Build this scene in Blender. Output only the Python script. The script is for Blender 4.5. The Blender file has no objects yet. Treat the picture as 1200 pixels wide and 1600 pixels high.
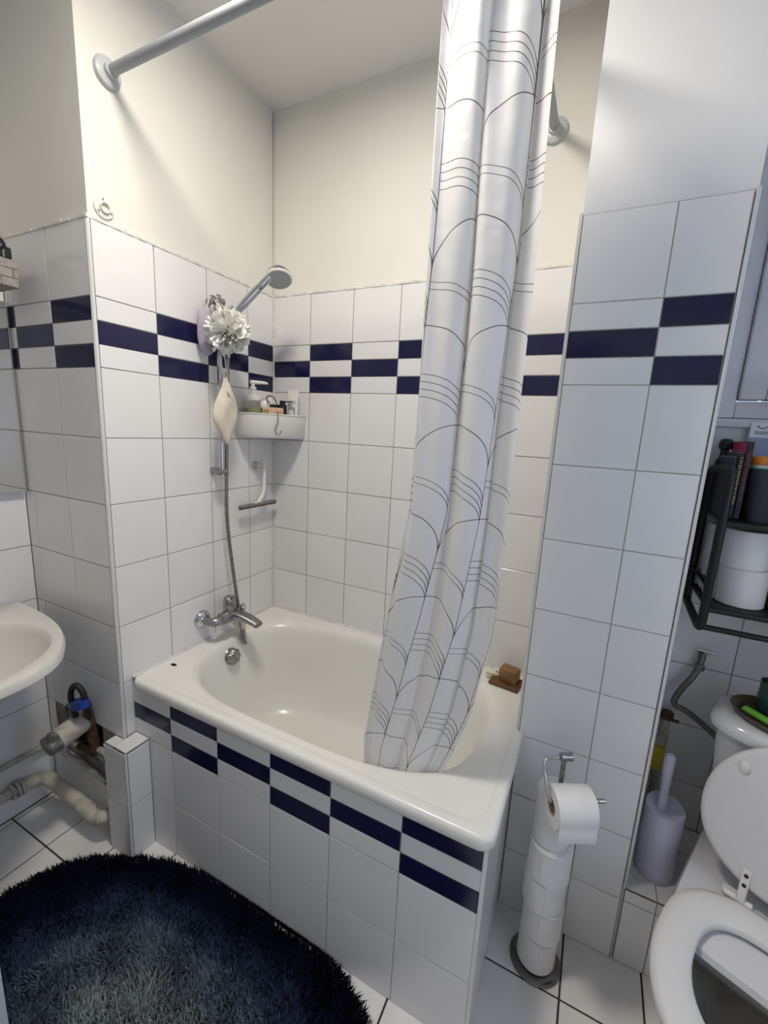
import bpy, bmesh, math, random
import numpy as np
from mathutils import Vector, Matrix

random.seed(7)
SC = bpy.context.scene
COL = SC.collection

# ------------------------------------------------------------------ camera
YAW, PIT, ROL, FPX = 0.450287, -0.19119, 0.051195, 671.5
CAM = Vector((1.30045, -1.5223, 1.47798))
fwd = Vector((-math.sin(YAW)*math.cos(PIT), math.cos(YAW)*math.cos(PIT), math.sin(PIT)))
rgt = Vector((math.cos(YAW), math.sin(YAW), 0))
upv = rgt.cross(fwd)
r2 = rgt*math.cos(ROL) + upv*math.sin(ROL)
u2 = upv*math.cos(ROL) - rgt*math.sin(ROL)
cd = bpy.data.cameras.new('camera')
cam = bpy.data.objects.new('camera', cd); COL.objects.link(cam)
cam.matrix_world = Matrix(((r2.x, u2.x, -fwd.x, CAM.x), (r2.y, u2.y, -fwd.y, CAM.y), (r2.z, u2.z, -fwd.z, CAM.z), (0, 0, 0, 1)))
cd.sensor_fit = 'VERTICAL'; cd.sensor_height = 36.0; cd.lens = FPX*36.0/1600.0
cd.clip_start = 0.02
SC.camera = cam

# ------------------------------------------------------------------ world and exposure
w = bpy.data.worlds.new('overcast_sky'); SC.world = w; w.use_nodes = True
bg = w.node_tree.nodes['Background']
bg.inputs[0].default_value = (0.60, 0.74, 1.0, 1); bg.inputs[1].default_value = 2.9
SC.view_settings.view_transform = 'Standard'; SC.view_settings.look = 'None'
SC.view_settings.gamma = 1.0; SC.view_settings.use_curve_mapping = False
SC.view_settings.exposure = 0.35
LAMP_POS = (0.70, -0.88, 2.64)
LAMP_STRENGTH = 74.0
LAMP_COL = (1.0, 0.925, 0.82)

# ------------------------------------------------------------------ materials
def lin(c):
    return tuple(((x/12.92) if x <= 0.04045 else ((x+0.055)/1.055)**2.4) for x in c)
def hx(s):
    return lin(tuple(int(s[i:i+2], 16)/255 for i in (0, 2, 4)))
class NT:
    def __init__(self, m): self.t = m.node_tree; self.n = self.t.nodes; self.l = self.t.links
    def new(self, t, **k):
        n = self.n.new(t)
        for a, b in k.items(): setattr(n, a, b)
        return n
    def set(self, sock, v):
        if isinstance(v, bpy.types.NodeSocket): self.l.new(v, sock)
        else: sock.default_value = v
    def math(self, op, a, b=0.0, clamp=False):
        n = self.new('ShaderNodeMath', operation=op, use_clamp=clamp)
        self.set(n.inputs[0], a); self.set(n.inputs[1], b)
        return n.outputs[0]
MATS = {}
def pmat(name, col, rough=0.5, metal=0.0, var=0.0, vscale=6.0, vcol=None, bump=0.0, bscale=80.0, rnd=0.0, coat=0.0, trans=0.0, ior=1.45, rvar=0.0, sub=0.0, spec=0.5):
    m = bpy.data.materials.new(name); m.use_nodes = True; MATS[name] = m
    k = NT(m); b = k.n['Principled BSDF']
    if isinstance(col, str): col = hx(col)
    b.inputs['Roughness'].default_value = rough; b.inputs['Metallic'].default_value = metal
    b.inputs['IOR'].default_value = ior; b.inputs['Transmission Weight'].default_value = trans
    b.inputs['Coat Weight'].default_value = coat; b.inputs['Coat Roughness'].default_value = 0.08
    b.inputs['Specular IOR Level'].default_value = spec
    if sub: b.inputs['Subsurface Weight'].default_value = sub; b.inputs['Subsurface Radius'].default_value = (0.01, 0.01, 0.01)
    c = col + (1,)
    tc = k.new('ShaderNodeTexCoord')
    if var or vcol or rnd:
        if isinstance(vcol, str): vcol = hx(vcol)
        vc = (vcol or tuple(x*(1-var) for x in col)) + (1,)
        nz = k.new('ShaderNodeTexNoise'); nz.inputs['Scale'].default_value = vscale; nz.inputs['Detail'].default_value = 5
        k.l.new(tc.outputs['Object'], nz.inputs['Vector'])
        rp = k.new('ShaderNodeMapRange'); rp.inputs[1].default_value = 0.40; rp.inputs[2].default_value = 0.70
        k.l.new(nz.outputs['Fac'], rp.inputs[0])
        mx = k.new('ShaderNodeMix', data_type='RGBA'); mx.inputs['A'].default_value = c; mx.inputs['B'].default_value = vc
        k.l.new(rp.outputs[0], mx.inputs['Factor'])
        out = mx.outputs['Result']
        if rnd:
            oi = k.new('ShaderNodeObjectInfo')
            hs = k.new('ShaderNodeHueSaturation'); k.l.new(out, hs.inputs['Color'])
            v = k.math('MULTIPLY_ADD', oi.outputs['Random'], rnd*2); v.node.inputs[2].default_value = 1-rnd
            k.l.new(v, hs.inputs['Value']); out = hs.outputs['Color']
        k.l.new(out, b.inputs['Base Color'])
        if rvar:
            rr = k.math('MULTIPLY_ADD', nz.outputs['Fac'], rvar); rr.node.inputs[2].default_value = rough - rvar*0.5
            k.l.new(rr, b.inputs['Roughness'])
    else:
        b.inputs['Base Color'].default_value = c
    if bump:
        n2 = k.new('ShaderNodeTexNoise'); n2.inputs['Scale'].default_value = bscale; n2.inputs['Detail'].default_value = 3
        k.l.new(tc.outputs['Object'], n2.inputs['Vector'])
        bp = k.new('ShaderNodeBump'); bp.inputs['Strength'].default_value = bump; bp.inputs['Distance'].default_value = 0.002
        k.l.new(n2.outputs['Fac'], bp.inputs['Height']); k.l.new(bp.outputs[0], b.inputs['Normal'])
    return m
pmat('plaster', (0.77, 0.76, 0.70), 0.75, bump=0.15, bscale=60, var=0.04, vscale=3)
pmat('plaster_grey', (0.78, 0.78, 0.78), 0.7, bump=0.15, bscale=60, var=0.04, vscale=3)
pmat('ceiling_paint', (0.86, 0.85, 0.82), 0.8, bump=0.1, bscale=50, var=0.03)
pmat('tile_white', (0.80, 0.795, 0.79), 0.16, bump=0.06, bscale=9, rnd=0.03, var=0.03, vscale=5, rvar=0.08)
pmat('tile_navy', (0.011, 0.011, 0.052), 0.14, bump=0.05, bscale=9, rnd=0.05, var=0.1)
pmat('tile_floor', (0.86, 0.85, 0.83), 0.3, bump=0.08, bscale=30, rnd=0.03, var=0.12, vscale=9, rvar=0.15)
pmat('grout', (0.20, 0.19, 0.175), 0.9, var=0.5, vscale=4, vcol=(0.07, 0.063, 0.055))
pmat('grout_light', (0.36, 0.35, 0.32), 0.9, var=0.4, vscale=5)
pmat('grout_floor', (0.055, 0.045, 0.037), 0.95, var=0.5, vscale=20)
pmat('caulk', (0.74, 0.73, 0.68), 0.5, var=0.25, vscale=30)
pmat('trim_white', (0.72, 0.72, 0.70), 0.35, var=0.05)
pmat('enamel', (0.80, 0.795, 0.75), 0.24, var=0.05, vscale=3, coat=0.08)
pmat('ceramic', (0.71, 0.71, 0.72), 0.10, coat=0.3, var=0.03)
pmat('ceramic_basin', (0.70, 0.69, 0.65), 0.12, coat=0.3, var=0.03)
pmat('seat_plastic', (0.74, 0.735, 0.73), 0.28, var=0.02)
pmat('bowl_scale', (0.42, 0.41, 0.39), 0.35, var=0.4, vscale=14)
pmat('chrome', (0.56, 0.56, 0.57), 0.16, metal=1.0)
pmat('chrome_dull', (0.36, 0.36, 0.36), 0.30, metal=1.0, var=0.35, vscale=60)
pmat('chrome_dark', (0.20, 0.195, 0.19), 0.12, metal=1.0)  # darker chrome copy, reflection of dark surroundings put into its colour
pmat('dark_hole', (0.008, 0.008, 0.008), 0.9)
pmat('rod_grey', (0.36, 0.375, 0.40), 0.45, var=0.08, vscale=90, bump=0.05, bscale=300)
pmat('flange_grey', (0.50, 0.52, 0.52), 0.3)
pmat('plastic_white', (0.78, 0.77, 0.74), 0.35)
pmat('plastic_cream', (0.76, 0.74, 0.66), 0.4)
pmat('plastic_black', (0.012, 0.012, 0.014), 0.4)
pmat('metal_black', (0.010, 0.010, 0.012), 0.45)
pmat('lavender_plastic', (0.62, 0.60, 0.74), 0.42, bump=0.05, bscale=200)
pmat('lavender_cloth', (0.48, 0.42, 0.52), 0.9, bump=0.5, bscale=120, var=0.2, vscale=20)
pmat('cotton', (0.72, 0.65, 0.53), 0.95, bump=0.6, bscale=150, var=0.12, vscale=30)
pmat('netting', (0.93, 0.92, 0.86), 0.7, sub=0.35)
pmat('cord_white', (0.78, 0.76, 0.70), 0.8)
pmat('hose_metal', (0.30, 0.29, 0.27), 0.28, metal=1.0, var=0.3, vscale=200)
pmat('clear_plastic', (0.86, 0.86, 0.80), 0.08, trans=0.9, ior=1.2)
pmat('yellow_liquid', (0.55, 0.48, 0.16), 0.15, trans=0.35)
pmat('peach_card', (0.72, 0.48, 0.33), 0.7)
pmat('brown_print', (0.20, 0.08, 0.05), 0.7)
pmat('tube_white', (0.76, 0.76, 0.72), 0.35)
pmat('ink', (0.03, 0.03, 0.035), 0.6)
pmat('green_print', (0.10, 0.22, 0.12), 0.6)
pmat('rubber_brown', (0.16, 0.085, 0.06), 0.5)
pmat('paper', (0.80, 0.79, 0.78), 0.95, bump=0.35, bscale=260, var=0.04, vscale=30)
pmat('card_tube', (0.42, 0.33, 0.24), 0.9)
pmat('wood', (0.16, 0.075, 0.03), 0.6, var=0.5, vscale=25)
pmat('soap', (0.27, 0.15, 0.055), 0.5, var=0.45, vscale=22)
pmat('soap_pale', (0.74, 0.70, 0.50), 0.5)
pmat('rug_back', (0.01, 0.011, 0.02), 0.95)
pmat('old_plaster', (0.30, 0.28, 0.25), 0.95, bump=0.8, bscale=40, var=0.5, vscale=14)
pmat('rubble', (0.06, 0.048, 0.038), 0.98, bump=1.0, bscale=50, var=0.7, vscale=30)
pmat('rust', (0.13, 0.075, 0.04), 0.75, metal=0.3, var=0.6, vscale=40, bump=0.4)
pmat('painted_pipe', (0.50, 0.475, 0.41), 0.55, var=0.35, vscale=30, bump=0.3, bscale=90)
pmat('pipe_lagging', (0.60, 0.57, 0.47), 0.8, var=0.3, vscale=35, bump=0.6, bscale=70)
pmat('meter_body', (0.58, 0.54, 0.46), 0.5, var=0.3, vscale=40)
pmat('meter_glass', (0.10, 0.10, 0.095), 0.12, var=0.7, vscale=60, vcol=(0.33, 0.32, 0.30))
pmat('blue_band', (0.02, 0.075, 0.42), 0.45, var=0.2)
pmat('black_hose', (0.015, 0.014, 0.013), 0.5)
pmat('mirror', (0.86, 0.87, 0.86), 0.015, metal=1.0)
pmat('mirror_edge', (0.62, 0.64, 0.62), 0.25)
pmat('stone_card', (0.36, 0.33, 0.30), 0.7, var=0.22, vscale=50, bump=0.1)
pmat('stone_line', (0.05, 0.045, 0.04), 0.8)
pmat('window_paint', (0.66, 0.66, 0.69), 0.55, var=0.14, vscale=10, bump=0.3, bscale=30)
pmat('window_glass', (0.80, 0.84, 0.88), 0.35, trans=0.9, ior=1.1)
pmat('sill_crack', (0.20, 0.19, 0.19), 0.9)
pmat('old_plaster_white', (0.60, 0.60, 0.62), 0.85, bump=0.9, bscale=18, var=0.2, vscale=16)
pmat('pipe_hose', (0.20, 0.19, 0.18), 0.4, metal=0.6, var=0.4, vscale=150)
pmat('sponge_yellow', (0.62, 0.47, 0.03), 0.9, bump=0.5)
pmat('book_black', (0.013, 0.013, 0.018), 0.4)
pmat('book_pink', (0.52, 0.03, 0.12), 0.45)
pmat('text_white', (0.75, 0.74, 0.72), 0.6)
pmat('text_yellow', (0.75, 0.62, 0.22), 0.6)
pmat('text_pink', (0.42, 0.06, 0.13), 0.6)
pmat('orange_cap', (0.86, 0.27, 0.02), 0.4)
pmat('label_green', (0.03, 0.20, 0.13), 0.5)
pmat('basket_dark', (0.035, 0.036, 0.045), 0.8, bump=0.4, bscale=200)
pmat('carton_white', (0.72, 0.75, 0.80), 0.5)
pmat('carton_blue', (0.30, 0.36, 0.52), 0.5, var=0.25, vscale=90)
pmat('ink_blue', (0.03, 0.04, 0.12), 0.5)
pmat('kraft', (0.30, 0.21, 0.12), 0.8, var=0.1)
pmat('tray_olive', (0.10, 0.075, 0.04), 0.4, var=0.3, vscale=20)
pmat('tray_inside', (0.028, 0.022, 0.015), 0.5)
pmat('glass_green', (0.010, 0.052, 0.045), 0.12, coat=0.4)
pmat('wax_green', (0.16, 0.52, 0.04), 0.55)
pmat('bulb_cap', (0.5, 0.5, 0.5), 0.3, metal=1)
pmat('door_paint', (0.72, 0.73, 0.76), 0.4)
# glowing bulb
mb_ = bpy.data.materials.new('bulb_glow'); mb_.use_nodes = True; MATS['bulb_glow'] = mb_
k = NT(mb_); k.n.remove(k.n['Principled BSDF'])
em = k.new('ShaderNodeEmission'); em.inputs[0].default_value = LAMP_COL + (1,); em.inputs[1].default_value = LAMP_STRENGTH
k.l.new(em.outputs[0], k.n['Material Output'].inputs[0])

# rug pile: ring colours follow the woven rings of the rug itself
m = bpy.data.materials.new('rug_pile'); m.use_nodes = True; MATS['rug_pile'] = m
k = NT(m); b = k.n['Principled BSDF']; b.inputs['Roughness'].default_value = 0.85
b.inputs['Specular IOR Level'].default_value = 0.12
at_ = k.new('ShaderNodeAttribute', attribute_name='ring')
cr = k.new('ShaderNodeValToRGB'); k.l.new(at_.outputs['Fac'], cr.inputs[0])
els = [(0.0, (0.44, 0.48, 0.47)), (0.24, (0.34, 0.385, 0.40)), (0.33, (0.20, 0.235, 0.29)), (0.50, (0.155, 0.19, 0.26)), (0.56, (0.062, 0.085, 0.155)),
       (0.69, (0.040, 0.055, 0.115)), (0.76, (0.009, 0.012, 0.038)), (0.90, (0.0034, 0.0040, 0.015)), (1.0, (0.0028, 0.0032, 0.012))]
while len(cr.color_ramp.elements) < len(els): cr.color_ramp.elements.new(0.5)
for e, (p, c) in zip(cr.color_ramp.elements, els): e.position = p; e.color = c + (1,)
at2 = k.new('ShaderNodeAttribute', attribute_name='shade')
mx = k.new('ShaderNodeMix', data_type='RGBA', blend_type='MULTIPLY'); mx.inputs['Factor'].default_value = 1
k.l.new(cr.outputs[0], mx.inputs['A']); k.l.new(at2.outputs['Color'], mx.inputs['B'])
k.l.new(mx.outputs['Result'], b.inputs['Base Color'])

# curtain print: stems and fan arcs, drawn in the cloth's own UV metres
m = bpy.data.materials.new('curtain_print'); m.use_nodes = True; MATS['curtain_print'] = m
k = NT(m); k.n.remove(k.n['Principled BSDF'])
uv = k.new('ShaderNodeUVMap'); sx = k.new('ShaderNodeSeparateXYZ'); k.l.new(uv.outputs[0], sx.inputs[0])
CW, CH, AH = 0.108, 0.40, 0.092
uu = k.math('DIVIDE', sx.outputs[0], CW); ci = k.math('FLOOR', uu); s = k.math('FRACT', uu)
vv = k.math('DIVIDE', sx.outputs[1], CH); vv = k.math('ADD', vv, k.math('MULTIPLY', ci, 0.5))
mm = k.math('MULTIPLY', k.math('FRACT', vv), CH)
s1 = k.math('SUBTRACT', 1.0, s)
LW = 0.0010
dist = k.math('MULTIPLY', k.math('MINIMUM', s, s1), CW)
mask = k.math('LESS_THAN', dist, LW*0.9)
def arc(sv, y0, AH=0.092):
    global mask
    yy = k.math('DIVIDE', k.math('SUBTRACT', mm, y0), AH)
    E = k.math('SQRT', k.math('ADD', k.math('MULTIPLY', sv, sv), k.math('MULTIPLY', yy, yy)))
    d = k.math('MULTIPLY', k.math('ABSOLUTE', k.math('SUBTRACT', E, 1.0)), 0.10)
    ln = k.math('MULTIPLY', k.math('LESS_THAN', d, LW), k.math('GREATER_THAN', yy, -0.02))
    mask = k.math('MAXIMUM', mask, ln)
arc(s, 0.002); arc(s1, 0.002+CH*0.5)
for q in range(2): arc(s, 0.102+0.014*q, 0.062)
for q in range(4): arc(s, 0.282+0.0155*q, 0.068)
mxc = k.new('ShaderNodeMix', data_type='RGBA'); mxc.inputs['A'].default_value = (0.84, 0.835, 0.84, 1); mxc.inputs['B'].default_value = (0.10, 0.095, 0.08, 1)
k.l.new(mask, mxc.inputs['Factor'])
df = k.new('ShaderNodeBsdfPrincipled'); df.inputs['Roughness'].default_value = 0.42; k.l.new(mxc.outputs['Result'], df.inputs['Base Color'])
tr = k.new('ShaderNodeBsdfTranslucent'); k.l.new(mxc.outputs['Result'], tr.inputs['Color'])
nz = k.new('ShaderNodeTexNoise'); nz.inputs['Scale'].default_value = 22; nz.inputs['Detail'].default_value = 2
tcc = k.new('ShaderNodeTexCoord'); k.l.new(tcc.outputs['Object'], nz.inputs['Vector'])
bpn = k.new('ShaderNodeBump'); bpn.inputs['Strength'].default_value = 0.22; bpn.inputs['Distance'].default_value = 0.01
k.l.new(nz.outputs['Fac'], bpn.inputs['Height']); k.l.new(bpn.outputs[0], df.inputs['Normal'])
ms = k.new('ShaderNodeMixShader'); ms.inputs[0].default_value = 0.30
k.l.new(df.outputs[0], ms.inputs[1]); k.l.new(tr.outputs[0], ms.inputs[2]); k.l.new(ms.outputs[0], k.n['Material Output'].inputs[0])

# ------------------------------------------------------------------ mesh helpers
WL = {}
class MB:
    def __init__(self, M=None): self.v = []; self.f = []; self.M = M
    def add(self, vs, fs, M=None):
        o = len(self.v); M = M if M is not None else None
        for p in vs:
            p = Vector(p)
            if M is not None: p = M @ p
            if self.M is not None: p = self.M @ p
            self.v.append(p)
        self.f += [tuple(i+o for i in f) for f in fs]
        return self
    def box(self, x0, x1, y0, y1, z0, z1, M=None):
        vs = [(x, y, z) for z in (z0, z1) for y in (y0, y1) for x in (x0, x1)]
        return self.add(vs, [(0, 2, 3, 1), (4, 5, 7, 6), (0, 1, 5, 4), (2, 6, 7, 3), (0, 4, 6, 2), (1, 3, 7, 5)], M)
    def rbox(self, x0, x1, y0, y1, z0, z1, r=0.004, seg=2, M=None):
        bm = bmesh.new(); bmesh.ops.create_cube(bm, size=1)
        for v in bm.verts: v.co = Vector(((x0+x1)/2+v.co.x*(x1-x0), (y0+y1)/2+v.co.y*(y1-y0), (z0+z1)/2+v.co.z*(z1-z0)))
        bmesh.ops.bevel(bm, geom=list(bm.edges), offset=r, segments=seg, affect='EDGES', profile=0.5)
        bm.verts.index_update()
        self.add([v.co.copy() for v in bm.verts], [tuple(v.index for v in f.verts) for f in bm.faces], M); bm.free()
        return self
    def loft(self, rings, caps=(True, True), M=None, closed=True):
        n = len(rings[0]); vs = [p for r in rings for p in r]; fs = []
        for i in range(len(rings)-1):
            for j in range(n if closed else n-1):
                a = i*n+j; b2 = i*n+(j+1) % n
                fs.append((a, b2, b2+n, a+n))
        if caps[0]: fs.append(tuple(range(n-1, -1, -1)))
        if caps[1]: fs.append(tuple((len(rings)-1)*n+j for j in range(n)))
        return self.add(vs, fs, M)
    def lathe(self, prof, seg=24, M=None, caps=(True, True)):
        rings = [[(max(r, 1e-5)*math.cos(2*math.pi*j/seg), max(r, 1e-5)*math.sin(2*math.pi*j/seg), z) for j in range(seg)] for r, z in prof]
        return self.loft(rings, caps, M)
    def tube(self, path, r, seg=10, caps=True, M=None, closed=False):
        P = [Vector(p) for p in path]; n = len(P)
        rr = r if isinstance(r, (list, tuple)) else [r]*n
        T = []
        for i in range(n):
            a = P[(i-1) % n] if closed or i else P[0]; c = P[(i+1) % n] if closed or i < n-1 else P[-1]
            T.append((c-a).normalized())
        nrm = T[0].orthogonal().normalized(); rings = []
        for i in range(n):
            nrm = (nrm - T[i]*nrm.dot(T[i])).normalized(); bi = T[i].cross(nrm)
            rings.append([P[i]+(nrm*math.cos(2*math.pi*j/seg)+bi*math.sin(2*math.pi*j/seg))*rr[i] for j in range(seg)])
        if closed: rings.append(rings[0]); caps = False
        return self.loft(rings, (caps, caps), M)
    def build(self, name, mat, parent=None, smooth=40, origin=None, kind=None, label=None):
        me = bpy.data.meshes.new(name); 
        if origin is None:
            lo = Vector([min(p[i] for p in self.v) for i in range(3)]); hi = Vector([max(p[i] for p in self.v) for i in range(3)])
            origin = (lo+hi)/2
        origin = Vector(origin)
        me.from_pydata([tuple(p-origin) for p in self.v], [], self.f); me.update()
        bm = bmesh.new(); bm.from_mesh(me); bmesh.ops.recalc_face_normals(bm, faces=bm.faces); bm.to_mesh(me); bm.free()
        if smooth:
            me.shade_smooth(); me.set_sharp_from_angle(angle=math.radians(smooth))
        me.materials.append(MATS[mat])
        o = bpy.data.objects.new(name, me); COL.objects.link(o)
        WL[o] = origin
        if parent is not None: o.parent = parent; o.location = origin - WL[parent]
        else: o.location = origin
        if kind: o['kind'] = kind
        if label: o['label'] = label
        return o
def tag(o, label, cat, group=None):
    o['label'] = label; o['category'] = cat
    if group: o['group'] = group
    return o
def thing(name, label, cat, loc, group=None):
    o = bpy.data.objects.new(name, None); COL.objects.link(o); o.location = loc; o.empty_display_size = 0.02
    WL[o] = Vector(loc); return tag(o, label, cat, group)
def struct(name, mb, mat, smooth=None, label=None):
    o = mb.build(name, mat, None, smooth, (0, 0, 0), 'structure')
    if label: o['label'] = label
    return o
def axis_m(p, z, x=None):
    z = Vector(z).normalized(); x = Vector(x) if x is not None else z.orthogonal()
    x = (x - z*x.dot(z)).normalized(); y = z.cross(x)
    return Matrix(((x.x, y.x, z.x, p[0]), (x.y, y.y, z.y, p[1]), (x.z, y.z, z.z, p[2]), (0, 0, 0, 1)))
def text(name, body, size, M, mat, parent, ext=0.0002, sx_=1.0):
    cu = bpy.data.curves.new(name, 'FONT'); cu.body = body; cu.size = size; cu.extrude = ext; cu.align_x = 'CENTER'; cu.align_y = 'CENTER'
    cu.resolution_u = 2
    ob = bpy.data.objects.new('tmp', cu); COL.objects.link(ob)
    me = bpy.data.meshes.new_from_object(ob.evaluated_get(bpy.context.evaluated_depsgraph_get()))
    bpy.data.objects.remove(ob); bpy.data.curves.remove(cu)
    b_ = MB(); b_.add([v.co.copy() for v in me.vertices], [tuple(p.vertices) for p in me.polygons], M @ Matrix.Diagonal((sx_, 1, 1, 1)))
    bpy.data.meshes.remove(me)
    return b_.build(name, mat, parent, None)
def marks(name, M, length, size, mat, parent):
    b_ = MB(); x = -length/2
    while x < length/2:
        w_ = size*random.uniform(0.25, 0.6)
        h = size*random.choice((0.36, 0.36, 0.5))
        b_.box(x, x+w_*0.45, -size*0.36, -size*0.36+h*1.4, 0, 0.0003, M); b_.box(x, x+w_, -size*0.36, -size*0.22, 0, 0.0003, M)
        x += w_+size*random.choice((0.18, 0.18, 0.18, 0.5))
    return b_.build(name, mat, parent, None)
def bez(pts, n=8):
    P = [Vector(p) for p in pts]; out = []
    for i in range(len(P)-1):
        p0 = P[max(i-1, 0)]; p1 = P[i]; p2 = P[i+1]; p3 = P[min(i+2, len(P)-1)]
        for q in range(n):
            t = q/n
            out.append(0.5*((2*p1)+(p2-p0)*t+(2*p0-5*p1+4*p2-p3)*t*t+(3*p1-p0-3*p2+p3)*t**3))
    out.append(P[-1]); return out
def sup(cx, cy, a, b_, n, z, N=64, a2=None, b2=None):
    out = []
    for j in range(N):
        t = 2*math.pi*(j+0.5)/N; c = math.cos(t); s_ = math.sin(t)
        aa = a if c >= 0 else (a2 or a); bb = b_ if s_ >= 0 else (b2 or b_)
        out.append((cx+aa*math.copysign(abs(c)**(2/n), c), cy+bb*math.copysign(abs(s_)**(2/n), s_), z))
    return out

# ------------------------------------------------------------------ tiles
TT = 0.008; GAP = 0.0011
TILE_CACHE = {}
def tile_mesh(w_, h, mat, gap=GAP, bev=0.0013):
    key = (round(w_, 4), round(h, 4), mat, gap)
    if key in TILE_CACHE: return TILE_CACHE[key]
    a, b_ = w_/2-gap, h/2-gap
    vs = []
    for (p, z) in ((0, 0.0), (0, TT-bev*0.8), (bev, TT)):
        vs += [(-a+p, -b_+p, z), (a-p, -b_+p, z), (a-p, b_-p, z), (-a+p, b_-p, z)]
    fs = [(8, 9, 10, 11)]
    for q in (0, 4):
        for j in range(4): fs.append((q+j, q+(j+1) % 4, q+4+(j+1) % 4, q+4+j))
    me = bpy.data.meshes.new('tile'); me.from_pydata(vs, [], fs); me.update(); me.materials.append(MATS[mat])
    TILE_CACHE[key] = me; return me
def put_tile(parent, o, ud, vd, u0, u1, v0, v1, mat, gap=GAP, name='tile'):
    """tile with its visible face on the plane through o spanned by ud, vd"""
    ud = Vector(ud); vd = Vector(vd); nd = ud.cross(vd)
    me = tile_mesh(u1-u0, v1-v0, mat, gap)
    t = bpy.data.objects.new(name, me); COL.objects.link(t); t.parent = parent
    c = Vector(o)+ud*(u0+u1)/2+vd*(v0+v1)/2-nd*TT
    # a hair of unevenness
    tx, ty = random.gauss(0, 0.0012), random.gauss(0, 0.0012)
    M = Matrix(((ud.x, vd.x, nd.x, c.x), (ud.y, vd.y, nd.y, c.y), (ud.z, vd.z, nd.z, c.z), (0, 0, 0, 1)))
    M = M @ Matrix.Rotation(tx, 4, 'X') @ Matrix.Rotation(ty, 4, 'Y')
    t.matrix_basis = Matrix.Translation(-WL[parent]) @ M
    return t
def tile_field(parent, o, ud, vd, us, vs, fn, gmat='grout', skip=None, gap=GAP):
    ud = Vector(ud); vd = Vector(vd); nd = ud.cross(vd); o = Vector(o)
    g = MB(); a, b_ = min(us), max(us); c, d = min(vs), max(vs)
    M = Matrix(((ud.x, vd.x, nd.x, o.x), (ud.y, vd.y, nd.y, o.y), (ud.z, vd.z, nd.z, o.z), (0, 0, 0, 1)))
    if skip is None: g.box(a, b_, c, d, -TT, -0.0014, M)
    else:
        for i in range(len(us)-1):
            for j in range(len(vs)-1):
                if not skip(i, j): g.box(us[i], us[i+1], vs[j], vs[j+1], -TT, -0.0014, M)
    g.build('grout', gmat, parent, None)
    for i in range(len(us)-1):
        for j in range(len(vs)-1):
            if skip and skip(i, j): continue
            put_tile(parent, o, ud, vd, us[i], us[i+1], vs[j], vs[j+1], fn(i, j), gap)
RW = [0.0, 0.209, 0.409, 0.609, 0.809, 1.009, 1.209, 1.409, 1.609, 1.6725, 1.736, 1.799, 1.994]
def band(parity):
    """row index 8,9,10 of RW is the checker band"""
    def fn(i, j, off=0):
        r = RW_IDX[j]
        if r not in (8, 9, 10): return 'tile_white'
        mid = (r == 9); odd = (i+parity) % 2
        return 'tile_navy' if (mid != bool(odd)) else 'tile_white'
    return fn
CEIL = 2.675
XL = -0.46         # far-left wall
XR = 2.30          # right wall
YF = -2.35         # wall behind the viewer
YP = -0.745        # front of the left pillar
YPR = -0.317       # front of the right pier
PX0, PX1 = 1.189, 1.530

# ------------------------------------------------------------------ setting
fl = struct('floor', MB().box(XL-0.1, XR+0.1, YF-0.1, 0.1, -0.1, -0.0035), 'grout_floor')
fx = [XL]+[x for x in [1.396-0.204*q for q in range(12, -6, -1)] if XL+0.02 < x < XR-0.02]+[XR]
fy = [YF]+[y for y in [-0.488-0.2045*q for q in range(10, -4, -1)] if YF+0.02 < y < -0.02]+[0.0]
for i in range(len(fx)-1):
    for j in range(len(fy)-1):
        xm, ym = (fx[i]+fx[i+1])/2, (fy[j]+fy[j+1])/2
        if 0 < xm < 1.2 and fy[j] > -0.705: continue
        if xm < 0 and fy[j] > YP: continue
        if fy[j] >= YPR: continue
        put_tile(fl, (0, 0, 0), (1, 0, 0), (0, 1, 0), fx[i], fx[i+1], fy[j], fy[j+1], 'tile_floor', 0.0026)
struct('ceiling', MB().box(XL-0.1, XR+0.1, YF-0.1, 0.1, CEIL, CEIL+0.1), 'ceiling_paint')

# left wall: the side of the shower recess and the pillar that carries it (with the broken-out hole of the water meter)
wl = MB(); xa = -0.008; ya = YP+0.008
hx0, hx1, hz0, hz1 = -0.345, -0.12, 0.255, 0.425
wl.box(XL, xa, ya+0.09, 0.0, 0, CEIL); wl.box(XL, xa, ya, ya+0.09, hz1, CEIL); wl.box(XL, xa, ya, ya+0.09, 0, hz0)
wl.box(XL, hx0, ya, ya+0.09, hz0, hz1); wl.box(hx1, xa, ya, ya+0.09, hz0, hz1)
wall_left = struct('wall_left', wl, 'plaster')
# recess side, facing the bath (u runs towards the back)
us = [YP+0.0095, -0.550, -0.350, -0.150, 0.0]
RW_IDX = list(range(2, 12)); vs = RW[2:]
tile_field(wall_left, (0, 0, 0), (0, 1, 0), (0, 0, 1), us, vs, band(0))
# pillar face
us = [-0.46, -0.41, -0.205, -0.010]
RW_IDX = list(range(0, 12))
def sk(i, j): return (RW_IDX[j] == 1 and i >= 1)
tile_field(wall_left, (0, YP, 0), (1, 0, 0), (0, 0, 1), us, RW, band(1), 'grout', sk)
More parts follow.
